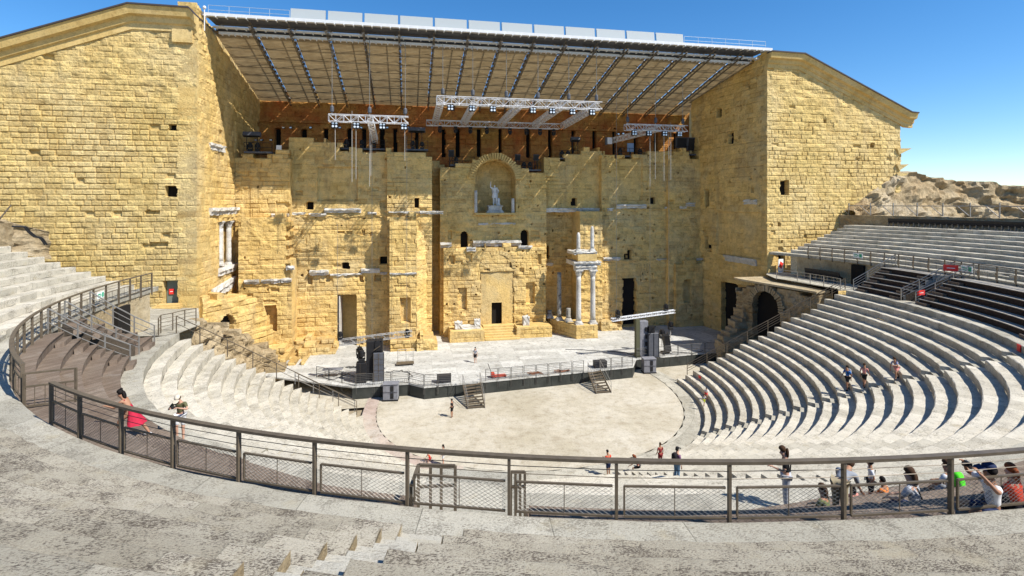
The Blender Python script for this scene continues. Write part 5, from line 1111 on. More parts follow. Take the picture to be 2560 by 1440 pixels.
# landing cage at the head of the stair below the camera
def cage(px, label):
    pts = [PZ(x, y, z) for x, y, z in px]; return pts
t = empty('stair_cage', 'steel guard cage round the stair head just below the foreground railing', 'guard rail', RP(34.4, -106, Z20+1))
zt = 12.75; base = 11.2
A_ = [(1040, 1163), (1138, 1165)]; P0, P1 = PZ(1046, 1163, zt), PZ(1138, 1165, zt); Pn = PZ(1028, 1215, zt)
b = MB(); b.beam(P0, P1, .06, .06); b.beam(Pn, P0, .06, .06); b.beam(P0-Vector((0, 0, .45)), P1-Vector((0, 0, .40)), .05, .05); b.beam(Pn-Vector((0, 0, .4)), P0-Vector((0, 0, .45)), .05, .05)
for s_ in (0, .33, .62, 1): r_ = P0.lerp(P1, s_); b.beam(r_, Vector((r_.x, r_.y, base)), .06, .06)
b.beam(Pn, Vector((Pn.x, Pn.y, base)), .06, .06); b.beam(Vector((P0.x, P0.y, base)), Vector((P1.x, P1.y, base)), .05, .05); b.build('frame', M['steel'], t, world=True)
t = empty('stair_cage', 'short barred guard rail beside the post at the centre of the foreground railing', 'guard rail', RP(34.4, -104.4, Z20+1))
P0, P1 = PZ(1277, 1180, zt), PZ(1312, 1180, zt); b = MB(); b.beam(P0, P1, .05, .05); b.beam(P0-Vector((0, 0, .3)), P1-Vector((0, 0, .3)), .05, .05)
for s_ in (0, .33, .66, 1): r_ = P0.lerp(P1, s_); b.beam(r_, Vector((r_.x, r_.y, base)), .045, .045)
b.build('frame', M['steel'], t, world=True)
sweep('stair_landing', [(a, [(RW, Z20+.05), (RW, base), (R0+.05, base)]) for a in (-107.7, -106.8, -105.9, -105, -104.0)], M['walkway'], None, 3)
tag([o for o in bpy.data.objects if o.name.startswith('stair_landing')][0], kind='structure')

# sloping handrails along the ends of the benches
def handrail(label, pts, h=1.0, nrails=3, every=1, m='steel', double=0.0, r=.028, posts=None):
    c_ = pts[0]; t = empty('handrail', label, 'handrail', c_)
    b = MB(); off = [Vector((0, 0, 0))]+([Vector((double, .15, 0))] if double else [])
    for o_ in off:
        for k in range(nrails):
            z = Vector((0, 0, h-k*h/(nrails+.2)))
            wire(b, [p+z+o_ for p in pts], r if k == 0 else r*.6, 5)
    b.build('rail', M[m], t, world=True)
    for i, p in enumerate(pts):
        if i % every == 0 or i == len(pts)-1: b = MB(); b.beam(p-Vector((0, 0, .1)), p+Vector((0, 0, h)), .055, .055); b.build('post', M[m], t, world=True)
    return t
kz = lambda k: Z20-(20-k)*RH
handrail('long steel handrail climbing the right end of the lower benches', [RP(R20-(20-k)*TW+.35, -11.2, kz(k)) for k in (1, 3.5, 6, 8.5, 11, 13.5, 16, 18.5, 20)], 1.0, 4, r=.04)
handrail('long steel handrail descending the left end of the lower benches', [RP(R20-(20-k)*TW+.3, -154.8, kz(k)) for k in (20, 18, 15.5, 13, 10.5, 8, 5.5, 3, .5)], 1.05, 2, r=.03)
handrail('doubled steel handrail over the lowest left benches by the stage', [RP(R20-(20-k)*TW+.3, -155.6, kz(k)+.1) for k in (8.5, 6.3, 3.8, .8)], .8, 3, r=.035, m='steel_lt')
handrail('steel railing along the platform edge by the right tower', [Vector((*ring(R20-.1, a), Z20)) for a in (-11.4, -7.5, -4.2, -1)]+[Vector((*ring(R20-.5, 3.4), Z20))], 1.0, 3, m='steel_lt')
handrail('dark steel railing round the walkway corner at the left tower', [PZ(396, 838, Z20), PZ(402, 829, Z20), PZ(432, 822, Z20-.1), PZ(462, 812, Z20-.4), PZ(490, 806, 9.4)], 1.05, 4)
for lab, a, dd in (('left handrail of the stair pit through the left timber benches', VL[0], 0), ('right handrail of the stair pit through the left timber benches', VL[1], 0), ('handrail at the upper end of the left timber benches', -151.2, 0)):
    handrail(lab, [RP(RW-.1, a, Z20), RP(RW+.9, a, Z20+.7), RP(RW+1.9, a, Z20+1.5), RP(R0-.1, a, Z0-.05)], 1.0, 3, m='steel_lt', r=.035)
for lab, a in (('left handrail of the stair pit through the right timber benches', VR[0]), ('right handrail of the stair pit through the right timber benches', VR[1]), ('steel handrail at the end of the right timber benches beside the doorway', -12.0)):
    handrail(lab, [RP(RW-.2, a, Z20), RP(RW+.9, a, Z20+.8), RP(RW+1.9, a, Z20+1.6), RP(R0, a, Z0)], 1.0, 4, m='steel_lt', r=.035)
# signs
def exit_sign(p, d, label, s=1.0):
    ang = math.atan2(d.y, d.x); t = empty('exit_sign', label, 'sign', p, ang); b = MB(); b.box((0, 0, 0), (1.05*s, .03, .48*s)); b.build('board', M['signwhite'], t)
    b = MB(); b.box((-.30*s, 0, 0), (.28*s, .055, .34*s)); b.box((0, 0, 0), (.14*s, .055, .07*s)); b.build('pictogram', M['green'], t)
    b = MB()
    for i, (x, z, w_, h_) in enumerate(((.10, .08, .06, .1), (.19, .08, .07, .1), (.29, .08, .07, .1), (.39, .08, .06, .1), (.12, -.09, .08, .08), (.24, -.09, .08, .08), (.37, -.09, .09, .08))): b.box((x*s, 0, z*s), (w_*s, .055, h_*s))
    b.build('lettering', M['green'], t); return t
p = RP(FR-.07, -152.9, ZR-.45); p2 = RP(FR-.07, -151.9, ZR-.45); exit_sign(p, p2-p, 'white and green exit sign on the left curved railing', .75)
for a, lab in ((-5.4, 'white and green exit sign on the far railing left of the timber benches'), (-24.0, 'white and green exit sign on the far railing above the right stair pit'),):
    p = RP(FR-.1, a, ZR-.50); p2 = RP(FR-.1, a+1, ZR-.50); exit_sign(p, p2-p, lab, 1.0)
def red_notice(p, d, w_, h_, label):
    t = empty('red_notice', label, 'notice', p, math.atan2(d.y, d.x)); b = MB(); b.box((0, 0, 0), (w_, .04, h_)); b.build('board', M['redp'], t)
    b = MB(); b.box((0, -.025, 0), (w_*.55, .01, h_*.10)); b.build('stripe', M['signwhite'], t)
red_notice(plT.pt(423, 731, -.5), plT.t, .42, .5, 'red square notice on the grey door in the left tower'); 
b = MB(); q = plT.pt(430, 745, 0); b.box((q.x-.15, YL+.62, 10.2), (1.0, .08, 2.9)); o = b.build('door_leaf', mat('grey_green_door', (.16, .19, .16), .7)); tag(o, 'grey green door set back in the left tower doorway', 'door')
b = MB(); q = plT.pt(429, 775, 0); b.box((q.x, YL-.35, 8.85), (1.8, .9, .25)); b.box((q.x-.1, YL-.7, 8.7), (2.3, .9, .2)); o = b.build('door_step', M['smooth']); set_tone(o); tag(o, 'two worn stone steps before the left tower door', 'step')
p = RP(RW+.3, VR[0]+.6, Z20+.9); red_notice(p, Vector((1, .2, 0)), 0.9, .4, 'red panel at the foot of the right stair pit')
p = RP(R0-.4, VR[1]-.4, Z0+.45); red_notice(p, Vector((.6, -.8, 0)), 0.95, .5, 'red panel at the head of the right stair pit')
p = RP(R20-.05, -47, Z20-.22); p2 = RP(R20-.05, -46, Z20-.22); red_notice(p, p2-p, .4, .4, 'small red marker on the top riser of the lower benches')
p = RP(R20-18*TW-.04, -17, kz(2)-.2); p2 = RP(R20-18*TW-.04, -16, kz(2)-.2); red_notice(p, p2-p, .5, .25, 'small red marker on a low bench riser near the stage')
q = prT.pt(1946, 672, .4); t = empty('sign_board', 'leaning white board with a red mark at the right tower corner', 'board', q, .3); b = MB(); b.box((0, 0, 0), (.9, .06, 2.4)); b.build('board', M['signwhite'], t); b = MB(); b.box((0, -.045, .5), (.6, .02, .7), rot=Matrix.Rotation(.5, 3, 'Y')); b.build('red_mark', M['redp'], t)
b = MB(); a0, a1 = 1.2, 3.4; p, q_ = RP(R0+.02, -6.3, 0), RP(R0+.02, -3.9, 0); m_ = (p+q_)/2; b.box((m_.x-.05, m_.y, Z20+1.02), ((q_-p).length, .25, 2.04), rz=math.atan2(q_.y-p.y, q_.x-p.x)); o = b.build('painted_shade_doorway', M['dark']); tag(o, 'black-painted doorway shade in the podium wall at the end of the right timber benches', 'doorway')  # solid black block, the doorway's shade is its paint
b = MB(); p, q_ = RP(R0+.02, -158.6, 0), RP(R0+.02, -156.2, 0); m_ = (p+q_)/2; b.box((m_.x+.05, m_.y, Z20+.9), ((q_-p).length, .25, 2.0), rz=math.atan2(q_.y-p.y, q_.x-p.x)); o = b.build('painted_shade_doorway', M['dark']); tag(o, 'black-painted doorway shade in the podium wall behind the left timber benches', 'doorway')  # solid black block again, painted as doorway shade
# row of folded black chairs, top right, and stacked ones on the right platform
def chair_proto(label, group):
    t = empty('folding_chair', label, 'seat', (0, 0, 0), group=group)
    b = MB(); b.box((0, .08, .62), (.56, .06, .55), rot=Matrix.Rotation(R_(-12), 3, 'X')); b.build('backrest', M['black'], t); b = MB(); b.box((0, -.05, .46), (.52, .16, .42), rot=Matrix.Rotation(R_(-70), 3, 'X')); b.build('seat', M['black'], t)
    b = MB(); b.box((.26, 0, .25), (.05, .3, .5)); b.build('leg', M['steel_lt'], t); return t
RT = lipU(10)(0)+1.6; ZT = Z0+9*RUH
pr = None; i = 0
ORDS = 'first second third fourth fifth sixth seventh eighth ninth tenth eleventh twelfth thirteenth fourteenth fifteenth sixteenth seventeenth eighteenth nineteenth twentieth'.split()
def ordn(k): return ORDS[k] if k < 20 else ('twenty-'+ORDS[k-20] if k < 29 else 'far right %s' % ORDS[k-29])
top_a = [18-.74*k for k in range(100)]
for a in top_a:
    p = RP(RT-.9, a, ZT); x_, y_ = proj(p)
    if not (2222 < x_ < 2600): continue
    p2 = RP(RT-.9, a+.5, ZT); d_ = p2-p; rz = math.atan2(d_.y, d_.x)
    if pr is None: pr = chair_proto('folded black seat in the long row against the wall above the right benches', 'folded seats along the top right wall'); c_ = pr
    else:
        c_ = copy_tree(pr)
    c_['label'] = ordn(i)+' folded black seat from the left in the row against the top right wall'; i += 1
    c_.location = p; c_.rotation_euler = (0, 0, rz)
for i in range(6):
    c_ = copy_tree(pr); c_['label'] = ordn(i)+' black seat from the left in the short row by the right tower'; c_['group'] = 'black seats beside the right tower'
    a = 3.4-1.25*i; p = RP(R0-.9, a, Z20); p2 = RP(R0-.9, a+.5, Z20); d_ = p2-p; c_.location = p; c_.rotation_euler = (0, 0, math.atan2(d_.y, d_.x)); c_.scale = (1.3, 1.3, 1.3)
# walls behind the top benches
def topwall(a0, a1, label, hgt, seed, R=RT):
    t = empty('rubble_wall', label, 'wall', RP(R, (a0+a1)/2, ZT)); n = int(abs(a1-a0)*2); rows = []
    rows = [(a0+(a1-a0)*i/n, [(R, ZT-.4+(hgt+.4)*j/8) for j in range(9)]+[(R+1.5, ZT+hgt)]) for i in range(n+1)]
    o_ = sweep('wall_face', rows, M['rubble'], t, seed, .05); o_.location = -t.location; set_tone(o_, seed, 1)
topwall(-70, 17, 'long low rubble wall behind the top right benches', 1.15, 3); topwall(-166, -128, 'low rubble wall behind the top left benches', 1.35, 4, RU+9*TU+.9-.2)
# slanting wooden and steel posts above the walls
def post_row(label, a0, a1, n, R, z, h, group, m='steel_lt'):
    t = empty('brace_fence', label, 'fence', RP(R, (a0+a1)/2, z)); P = [RP(R, a0+(a1-a0)*i/n, z) for i in range(n+1)]
    b = MB(); wire(b, [p+Vector((0, 0, h*.78)) for p in P], .05, 4); b.build('rail', M[m], t, world=True)
    for i, p in enumerate(P):
        b = MB(); b.beam(p, p+Vector((0, 0, h)), .09, .09)
        q = P[i+1] if i < n else P[i-1]; b.beam(p+Vector((0, 0, .1)), p.lerp(q, -.45)+Vector((0, 0, h*.75)), .06, .06); b.build('post', M[m], t, world=True)
post_row('weathered brace fence on the rubble wall above the top right benches', 14, -40, 16, RT+.8, ZT+1.1, 1.5, '')
post_row('dark brace fence on the rubble wall at the far left edge', -166, -150, 5, RU+9*TU+1.5, ZT+1.3, 1.5, '', 'steel')
# two dark hoses over the left rubble wall
for s_ in (0, .25):
    b = MB(); P = [PP(x+s_*22, y, RP(RU+9*TU+.75, -161.5, 0), Vector((.8, -.6, 0)).normalized()) for x, y in ((30, 566), (60, 567), (70, 580), (85, 592), (98, 594), (104, 600), (112, 612))]; wire(b, P, .05, 5); o = b.build('hose', M['black']); tag(o, ('upper' if s_ == 0 else 'lower')+' dark hose sagging over the left rubble wall', 'hose')
# ------------------------------------------------------------------ hill and ruins beyond
def rock_ridge(name, label, P, depth, seed, m='rock', step=.5, cat='rock ruin', kind=None):
    """a rough ridge: P is a list of (x, y, zbase, ztop) points along its face"""
    P = [Vector(p) for p in [(a, b_, 0) for a, b_, _, _ in P]], [(c, d_) for _, _, c, d_ in P]
    pts, zz = P; seg = [0]
    for a, c in zip(pts[:-1], pts[1:]): seg.append(seg[-1]+(c-a).length)
    nu = int(seg[-1]/step); nv = 26; V_ = []; tone = []
    S_ = np.linspace(0, seg[-1], nu+1); X = np.interp(S_, seg, [p.x for p in pts]); Y = np.interp(S_, seg, [p.y for p in pts]); ZB = np.interp(S_, seg, [z[0] for z in zz]); ZT_ = np.interp(S_, seg, [z[1] for z in zz])
    tx, ty = np.gradient(X), np.gradient(Y); l_ = np.hypot(tx, ty); nx, ny = ty/l_, -tx/l_
    v = np.linspace(0, 1.5, nv+1)[None, :]; SS = S_[:, None]+0*v; VV = v+0*SS
    up_ = np.clip(VV, 0, 1); back = np.clip(VV-1, 0, .5)*2
    hz_ = (ZT_-ZB)[:, None]; sc = max(.5, float(np.mean(hz_))*.16)
    nn = fbm(SS/(sc*2.2), VV*hz_/sc*.9, seed, 5)-.5; n2 = fbm(SS/(sc*.6), VV*hz_/(sc*.5), seed+9, 3)-.5
    out = nn*sc*2.4+n2*sc*.7-up_*.25*hz_; zt_ = ZB[:, None]+up_*hz_*(1+.22*(fbm(SS/(sc*1.8), SS*0+.5, seed+3, 4)-.5))+n2*sc*.35+back*0
    Xo = X[:, None]+nx[:, None]*(out-back*depth); Yo = Y[:, None]+ny[:, None]*(out-back*depth)
    V_ = np.stack([Xo, Yo, zt_], -1).reshape(-1, 3); idx = np.arange((nu+1)*(nv+1)).reshape(nu+1, nv+1)
    F = np.stack([idx[:-1, :-1], idx[1:, :-1], idx[1:, 1:], idx[:-1, 1:]], -1).reshape(-1, 4)
    me = bpy.data.meshes.new(name); me.from_pydata(V_.tolist(), [], F.tolist()); me.update(); a = me.attributes.new('tone', 'FLOAT', 'POINT'); a.data.foreach_set('value', np.clip(.5+nn*1.2, 0, 1).reshape(-1).astype('f'))
    o_ = link_mesh(name, me, M[m]); return tag(o_, label, cat, kind=kind) if not kind else tag(o_, kind=kind)
rock_ridge('ruined_wall', 'weathered ruined masonry hump beside the right tower', [(52.5, 54.6, 15, 17.4), (56, 54.4, 15, 19.6), (60, 54.2, 15, 22.0), (64, 55, 15, 22.4), (70, 56, 15, 21.6), (76, 54, 15, 20.6), (80, 52, 15, 20.3)], 6, 5, step=.35)
rock_ridge('ruined_wall', 'long brown ruined bank behind the brace fence at the right edge', [(74, 58.5, 14, 19.2), (80, 54, 14, 20.3), (83, 48, 14, 20.6), (86, 40, 14, 21.2), (90, 28, 14, 23.6), (92, 10, 14, 24)], 8, 8, m='rubble', step=.35)
rock_ridge('ruined_wall', 'pale ruined rubble bank at the far left edge above the benches', [(-42, 36, 15, 18.6), (-34, 40, 15, 18.2), (-29, 43, 15, 17.6), (-26.5, 46, 14, 16.0)], 4, 12, m='rubble', step=.3)
b = MB(); b.add([(60, 200, -20), (260, 150, 10), (300, 190, 10), (200, 240, 12), (90, 260, 10)], [(0, 1, 2, 3, 4)]); o = b.build('hill', mat('green_hill', (.07, .11, .04), .9, 0, .5, .05)); tag(o, kind='structure')
# ------------------------------------------------------------------ ruined vault at the right, ruins at the left
va = empty('ruined_vault', 'ruined rubble vault with a dark arched opening between the right tower and the lower benches', 'vault', (38, 50, 0))
vp0, vp1 = (37.2, 55.2), (39.2, 45.0); VP = Plane(vp0, vp1)
hh = [VP.hole(1882, 1949, 727, 900, 7.0, True)]; tp = VP.top([(1858, 724), (1868, 716), (1884, 714), (1960, 722), (2050, 738), (2080, 742)])
tp = [(0, tp[0][1]-.1)]+tp
hf_wall('front_wall', vp0, vp1, 0, 10.6, M['rubble'], va, top=[(u, min(z, 9.6)) for u, z in tp], holes=hh, step=.11, ch=.33, bl=.5, rel=.08, joint=.10, ero=.30, thick=2.0, seed=91, ragged=.15, eroz=e7)
b = MB(); a_, c_, d_, e_ = PZ(1868, 716, 9.7), PZ(1905, 708, 9.8), PZ(2062, 738, 9.7), PZ(2080, 744, 9.7)
b.prism([(vp0[0]+.1, vp0[1]+.6), (vp0[0]-.1, vp0[1]-.6), (vp1[0]-.15, vp1[1]), (vp1[0]+1.5, vp1[1]+.2), (41.8, 55.6)], 9.42, 9.62); o = b.build('cap_slab', M['podium_w'], va, world=True); set_tone(o)
# voussoirs round the opening
u0, u1, z0_, z1_ = hh[0][:4]; rr_ = (u1-u0)/2; uc_ = (u0+u1)/2; zc_ = z1_-rr_; b = MB()
for i in range(26):
    t0, t1 = R_(-10+200*i/26+1), R_(-10+200*(i+1)/26-1); vs = []; w2 = random.Random(i).uniform(.5, .75)
    for dd in (-.5, .16+random.Random(i+9).uniform(-.05, .08)):
        for (r2, tt_) in ((rr_-.05, t0), (rr_+w2, t0), (rr_+w2, t1), (rr_-.05, t1)): q = VP.p0+VP.t*(uc_+r2*math.cos(tt_))+VP.n*dd; vs.append((q.x, q.y, zc_+r2*math.sin(tt_)))
    b.add(vs, [(0, 1, 2, 3), (7, 6, 5, 4), (0, 4, 5, 1), (1, 5, 6, 2), (2, 6, 7, 3), (3, 7, 4, 0)])
set_tone(b.build('voussoirs', M['rubble'], va, world=True), 4, 8)
b = MB(); q = VP.p0+VP.t*uc_-VP.n*6.8; b.box((q.x, q.y, 4.5), (6.5, .2, 9), rz=math.atan2(VP.t.y, VP.t.x)); b.build('painted_shade_back', M['dark'], va, world=True)  # black sheet closing the arch, painted as the vault's shade
def stacked_ruin(name, label, blocks_, seed, m='rubble'):
    t = empty(name, label, 'ruin', blocks_[0][:3] if len(blocks_) else (0, 0, 0)); rr = random.Random(seed)
    for (x, y, z, dx, dy, dz) in blocks_:
        bm = bmesh.new(); bmesh.ops.create_cube(bm, size=1); bmesh.ops.subdivide_edges(bm, edges=bm.edges, cuts=3, use_grid_fill=True)
        for v in bm.verts: v.co = Vector((v.co.x*dx, v.co.y*dy, v.co.z*dz))+Vector([rr.uniform(-.07, .07) for _ in range(3)])
        me = bpy.data.meshes.new('masonry'); bm.to_mesh(me); bm.free(); o_ = link_mesh('masonry', me, M[m], t); o_.location = Vector((x, y, z))-t.location; o_.rotation_euler = (rr.uniform(-.05, .05), rr.uniform(-.05, .05), rr.uniform(-.3, .3)); set_tone(o_, rr.randint(0, 99), 1)
    return t
# stepped ruin that falls from the vault towards the stage
bl_ = []; rr = random.Random(4)
for k, (x_, y_, zz) in enumerate(((1862, 752, 7.3), (1853, 775, 6.3), (1846, 796, 5.2), (1838, 806, 4.3), (1832, 822, 3.6), (1822, 832, 3.0), (1812, 845, 2.2), (1806, 858, 1.7), (1820, 862, 1.4), (1838, 850, 2.2), (1852, 838, 3.0))):
    q = VP.p0+VP.t*0; s_ = (1870-x_)/60.; p = PY(x_, y_, 55.0-s_*1.5); bl_.append((p.x+.8, p.y+.2, p.z-.3, 2.2, 1.7, .95))
    for j in range(1, 5):
        if p.z-.95*j > .2: bl_.append((p.x+1.0+rr.uniform(-.2, .2), p.y+.2, p.z-.3-.85*j, 2.4, 1.8, .9))
stacked_ruin('stepped_ruin', 'stepped broken masonry falling from the vault to the right stage corner', bl_, 5)
# left: ruined masonry between the left tower and the benches
la = empty('ruined_vault', 'ruined masonry slope with a dark broken arch at the foot of the left tower', 'vault', (-14, 52, 0))
LP0, LP1 = PZ(478, 800, 9.4), PY(668, 905, 57.5)
LPl = Plane((LP0.x, LP0.y), (LP1.x, LP1.y)); tpL = LPl.top([(478, 800), (500, 806), (556, 812), (575, 830), (600, 838), (640, 860), (668, 902)])
tpL = [(0, tpL[0][1])]+tpL[1:]
hf_wall('ruin_face', (LP0.x, LP0.y), (LP1.x, LP1.y), 0, 11, M['rubble'], la, top=tpL, holes=[LPl.hole(549, 575, 828, 866, 2.5, True)], step=.11, ch=.40, bl=.8, rel=.12, joint=.12, ero=.45, thick=4, seed=95, ragged=.3, eroz=e7)
LP2 = Plane((XL+.3, YL+1.0), (-14.6, 62.2)); t2 = LP2.top([(500, 790), (560, 780), (600, 790), (622, 850), (640, 880)])
hf_wall('ruin_wall', (XL+.3, YL+.6), (-14.6, 62.2), 0, 19, M['wall_inner'], la, top=[(0, 9.6), (2.5, 9.2), (5.0, 9.0), (7.0, 7.0), (8.9, 4.5)], holes=[LP2.hole(556, 592, 786, 824, 1.5, True)], step=.12, ch=.55, bl=1.0, rel=.10, joint=.12, ero=.15, thick=2.0, seed=96, ragged=.3, eroz=lo)
bl_ = []
for k, (x_, y_) in enumerate(((600, 858), (622, 872), (645, 862), (660, 880), (640, 895), (668, 905), (690, 915), (700, 925), (652, 915), (620, 900), (598, 884))):
    p = PY(x_, y_, 57.5+(k % 3)*.6); bl_.append((p.x, p.y, p.z-.3, 1.8, 1.3, .8))
    for j in range(1, 6):
        if p.z-.8*j > .3: bl_.append((p.x+rr.uniform(-.2, .2), p.y+.2, p.z-.3-.75*j, 2.0, 1.5, .8))
stacked_ruin('stepped_ruin', 'tumbled masonry blocks running down to the left stage corner', bl_, 8)
# ------------------------------------------------------------------ people
SKIN = {}
def pmat(key, col, rough=.8):
    if key not in M: M[key] = mat(key, col, rough, 0, .18, 9, spec=.2)
    return M[key]
for k_, c_ in (('skin_light', (.50, .29, .20)), ('skin_tan', (.38, .20, .12)), ('skin_brown', (.22, .11, .065))): pmat(k_, c_, .6)
CL = dict(red=(.55, .03, .04), crimson=(.45, .02, .05), olive=(.12, .12, .06), white=(.72, .72, .72), cream=(.62, .56, .44), black=(.015, .015, .017), navy=(.02, .03, .08), blue=(.03, .16, .48), pink=(.68, .28, .24), grey=(.26, .28, .31), ltgrey=(.42, .44, .48), orange=(.70, .22, .05), lime=(.10, .75, .03), yellow=(.70, .78, .08), jeans=(.12, .22, .34), purple=(.20, .10, .18), maroon=(.22, .03, .03), khaki=(.30, .25, .16), bluegrey=(.22, .27, .42), teal=(.05, .2, .22), hair_black=(.012, .009, .008), hair_brown=(.06, .03, .015), hair_red=(.22, .06, .02), green=(.14, .16, .07), scarlet=(.72, .07, .03))
def cm(k): return pmat('cloth_'+k, CL[k])
def skin_obj(name, V_, E_, m, parent, sub=1):
    """V_: dict name -> (x,y,z,rx,ry); one continuous skin surface grown on the joint graph"""
    me = bpy.data.meshes.new(name); bm = bmesh.new(); L_ = bm.verts.layers.skin.verify(); vv = {}
    for i, (k, p) in enumerate(V_.items()):
        v = bm.verts.new(p[:3]); v[L_].radius = (p[3], p[4] if len(p) > 4 else p[3]); v[L_].use_root = (i == 0); vv[k] = v
    for a, b_ in E_: bm.edges.new((vv[a], vv[b_]))
    bm.to_mesh(me); bm.free(); o_ = link_mesh(name, me, m, parent)
    s_ = o_.modifiers.new('skin', 'SKIN'); s_.use_smooth_shade = True; s_.branch_smoothing = .4
    d_ = o_.modifiers.new('sub', 'SUBSURF'); d_.levels = sub; d_.render_levels = sub
    return o_
def blob(name, c, r, m, parent, squash=None, rot=None, seg=12):
    bm = bmesh.new(); bmesh.ops.create_uvsphere(bm, u_segments=seg, v_segments=8, radius=1)
    for v in bm.verts:
        co = Vector((v.co.x*r[0], v.co.y*r[1], v.co.z*r[2]))
        if squash: co = squash(co, v.co)
        v.co = co
    me = bpy.data.meshes.new(name); bm.to_mesh(me); bm.free(); me.polygons.foreach_set('use_smooth', [True]*len(me.polygons))
    o_ = link_mesh(name, me, m, parent); o_.location = c
    if rot: o_.rotation_euler = rot
    return o_
POSES = {}
def pose(name, lean=0, pel=.93, legs=None, arms=None, head=0, crouch=0):
    """legs/arms: left then right: hip->knee->ankle and shoulder->elbow->wrist as offsets"""
    POSES[name] = dict(lean=lean, pel=pel, legs=legs, arms=arms, head=head)
S_LEG = ((0, .02, -.43), (0, -.02, -.43)); DOWN = ((.05, -.02, -.28), (.01, .06, -.25))
pose('stand', 0, .93, (S_LEG, S_LEG), (DOWN, DOWN))
pose('stand_relaxed', .04, .92, (((.03, .04, -.42), (0, -.04, -.43)), S_LEG), (((.09, -.04, -.26), (-.03, .16, -.18)), DOWN), head=.1)
pose('walk', .10, .90, (((0, .20, -.38), (0, -.05, -.42)), ((0, -.10, -.41), (0, -.22, -.34))), (((.05, -.12, -.25), (0, .05, -.25)), ((.05, .10, -.25), (0, .18, -.18))))
pose('climb', .30, .88, (((0, .30, -.26), (0, .02, -.40)), ((0, -.12, -.41), (0, -.20, -.36))), (((.06, .10, -.26), (-.03, .16, -.18)), ((.05, -.05, -.27), (0, .08, -.24))), head=.15)
pose('lunge', .55, .84, (((0, .34, -.24), (0, .00, -.42)), ((0, -.22, -.36), (0, -.24, -.34))), (((.0, .20, -.20), (-.05, .22, .05)), ((.08, .06, -.27), (0, .05, -.25))), head=.2)
pose('look_camera', .16, .92, (S_LEG, ((.03, .06, -.42), (0, -.05, -.42))), (((.14, .10, -.20), (-.17, .20, .12)), ((.14, .10, -.20), (-.17, .20, .12))), head=.65)
pose('phone', .05, .92, (S_LEG, S_LEG), (((.06, .06, -.26), (-.10, .24, .04)), ((.06, .04, -.26), (-.12, .24, .03))), head=.45)
pose('bend', 1.40, .80, (((0, .06, -.42), (0, -.06, -.41)), ((0, .04, -.42), (0, -.05, -.41))), (((.02, .12, -.26), (0, .16, -.22)), ((.02, .10, -.27), (0, .20, -.18))), head=.3)
pose('sit', .18, .10, (((.02, .42, .03), (0, .03, -.42)), ((.04, .42, .03), (0, .02, -.42))), (((.05, .12, -.24), (-.06, .20, -.08)), ((.05, .10, -.25), (-.06, .22, -.08))), head=.15)
pose('sit_camera', .12, .10, (((.05, .40, .10), (.02, .10, -.40)), ((.08, .40, .06), (.02, .05, -.42))), (((.20, .12, .02), (-.17, .16, .22)), ((.20, .12, .02), (-.17, .16, .22))), head=.0)
pose('kneel', .45, .46, (((.04, .36, -.10), (0, -.06, -.32)), ((.04, -.02, -.40), (0, -.38, -.02))), (((.05, .16, -.22), (-.02, .20, -.16)), ((.05, .16, -.24), (0, .22, -.12))), head=.35)
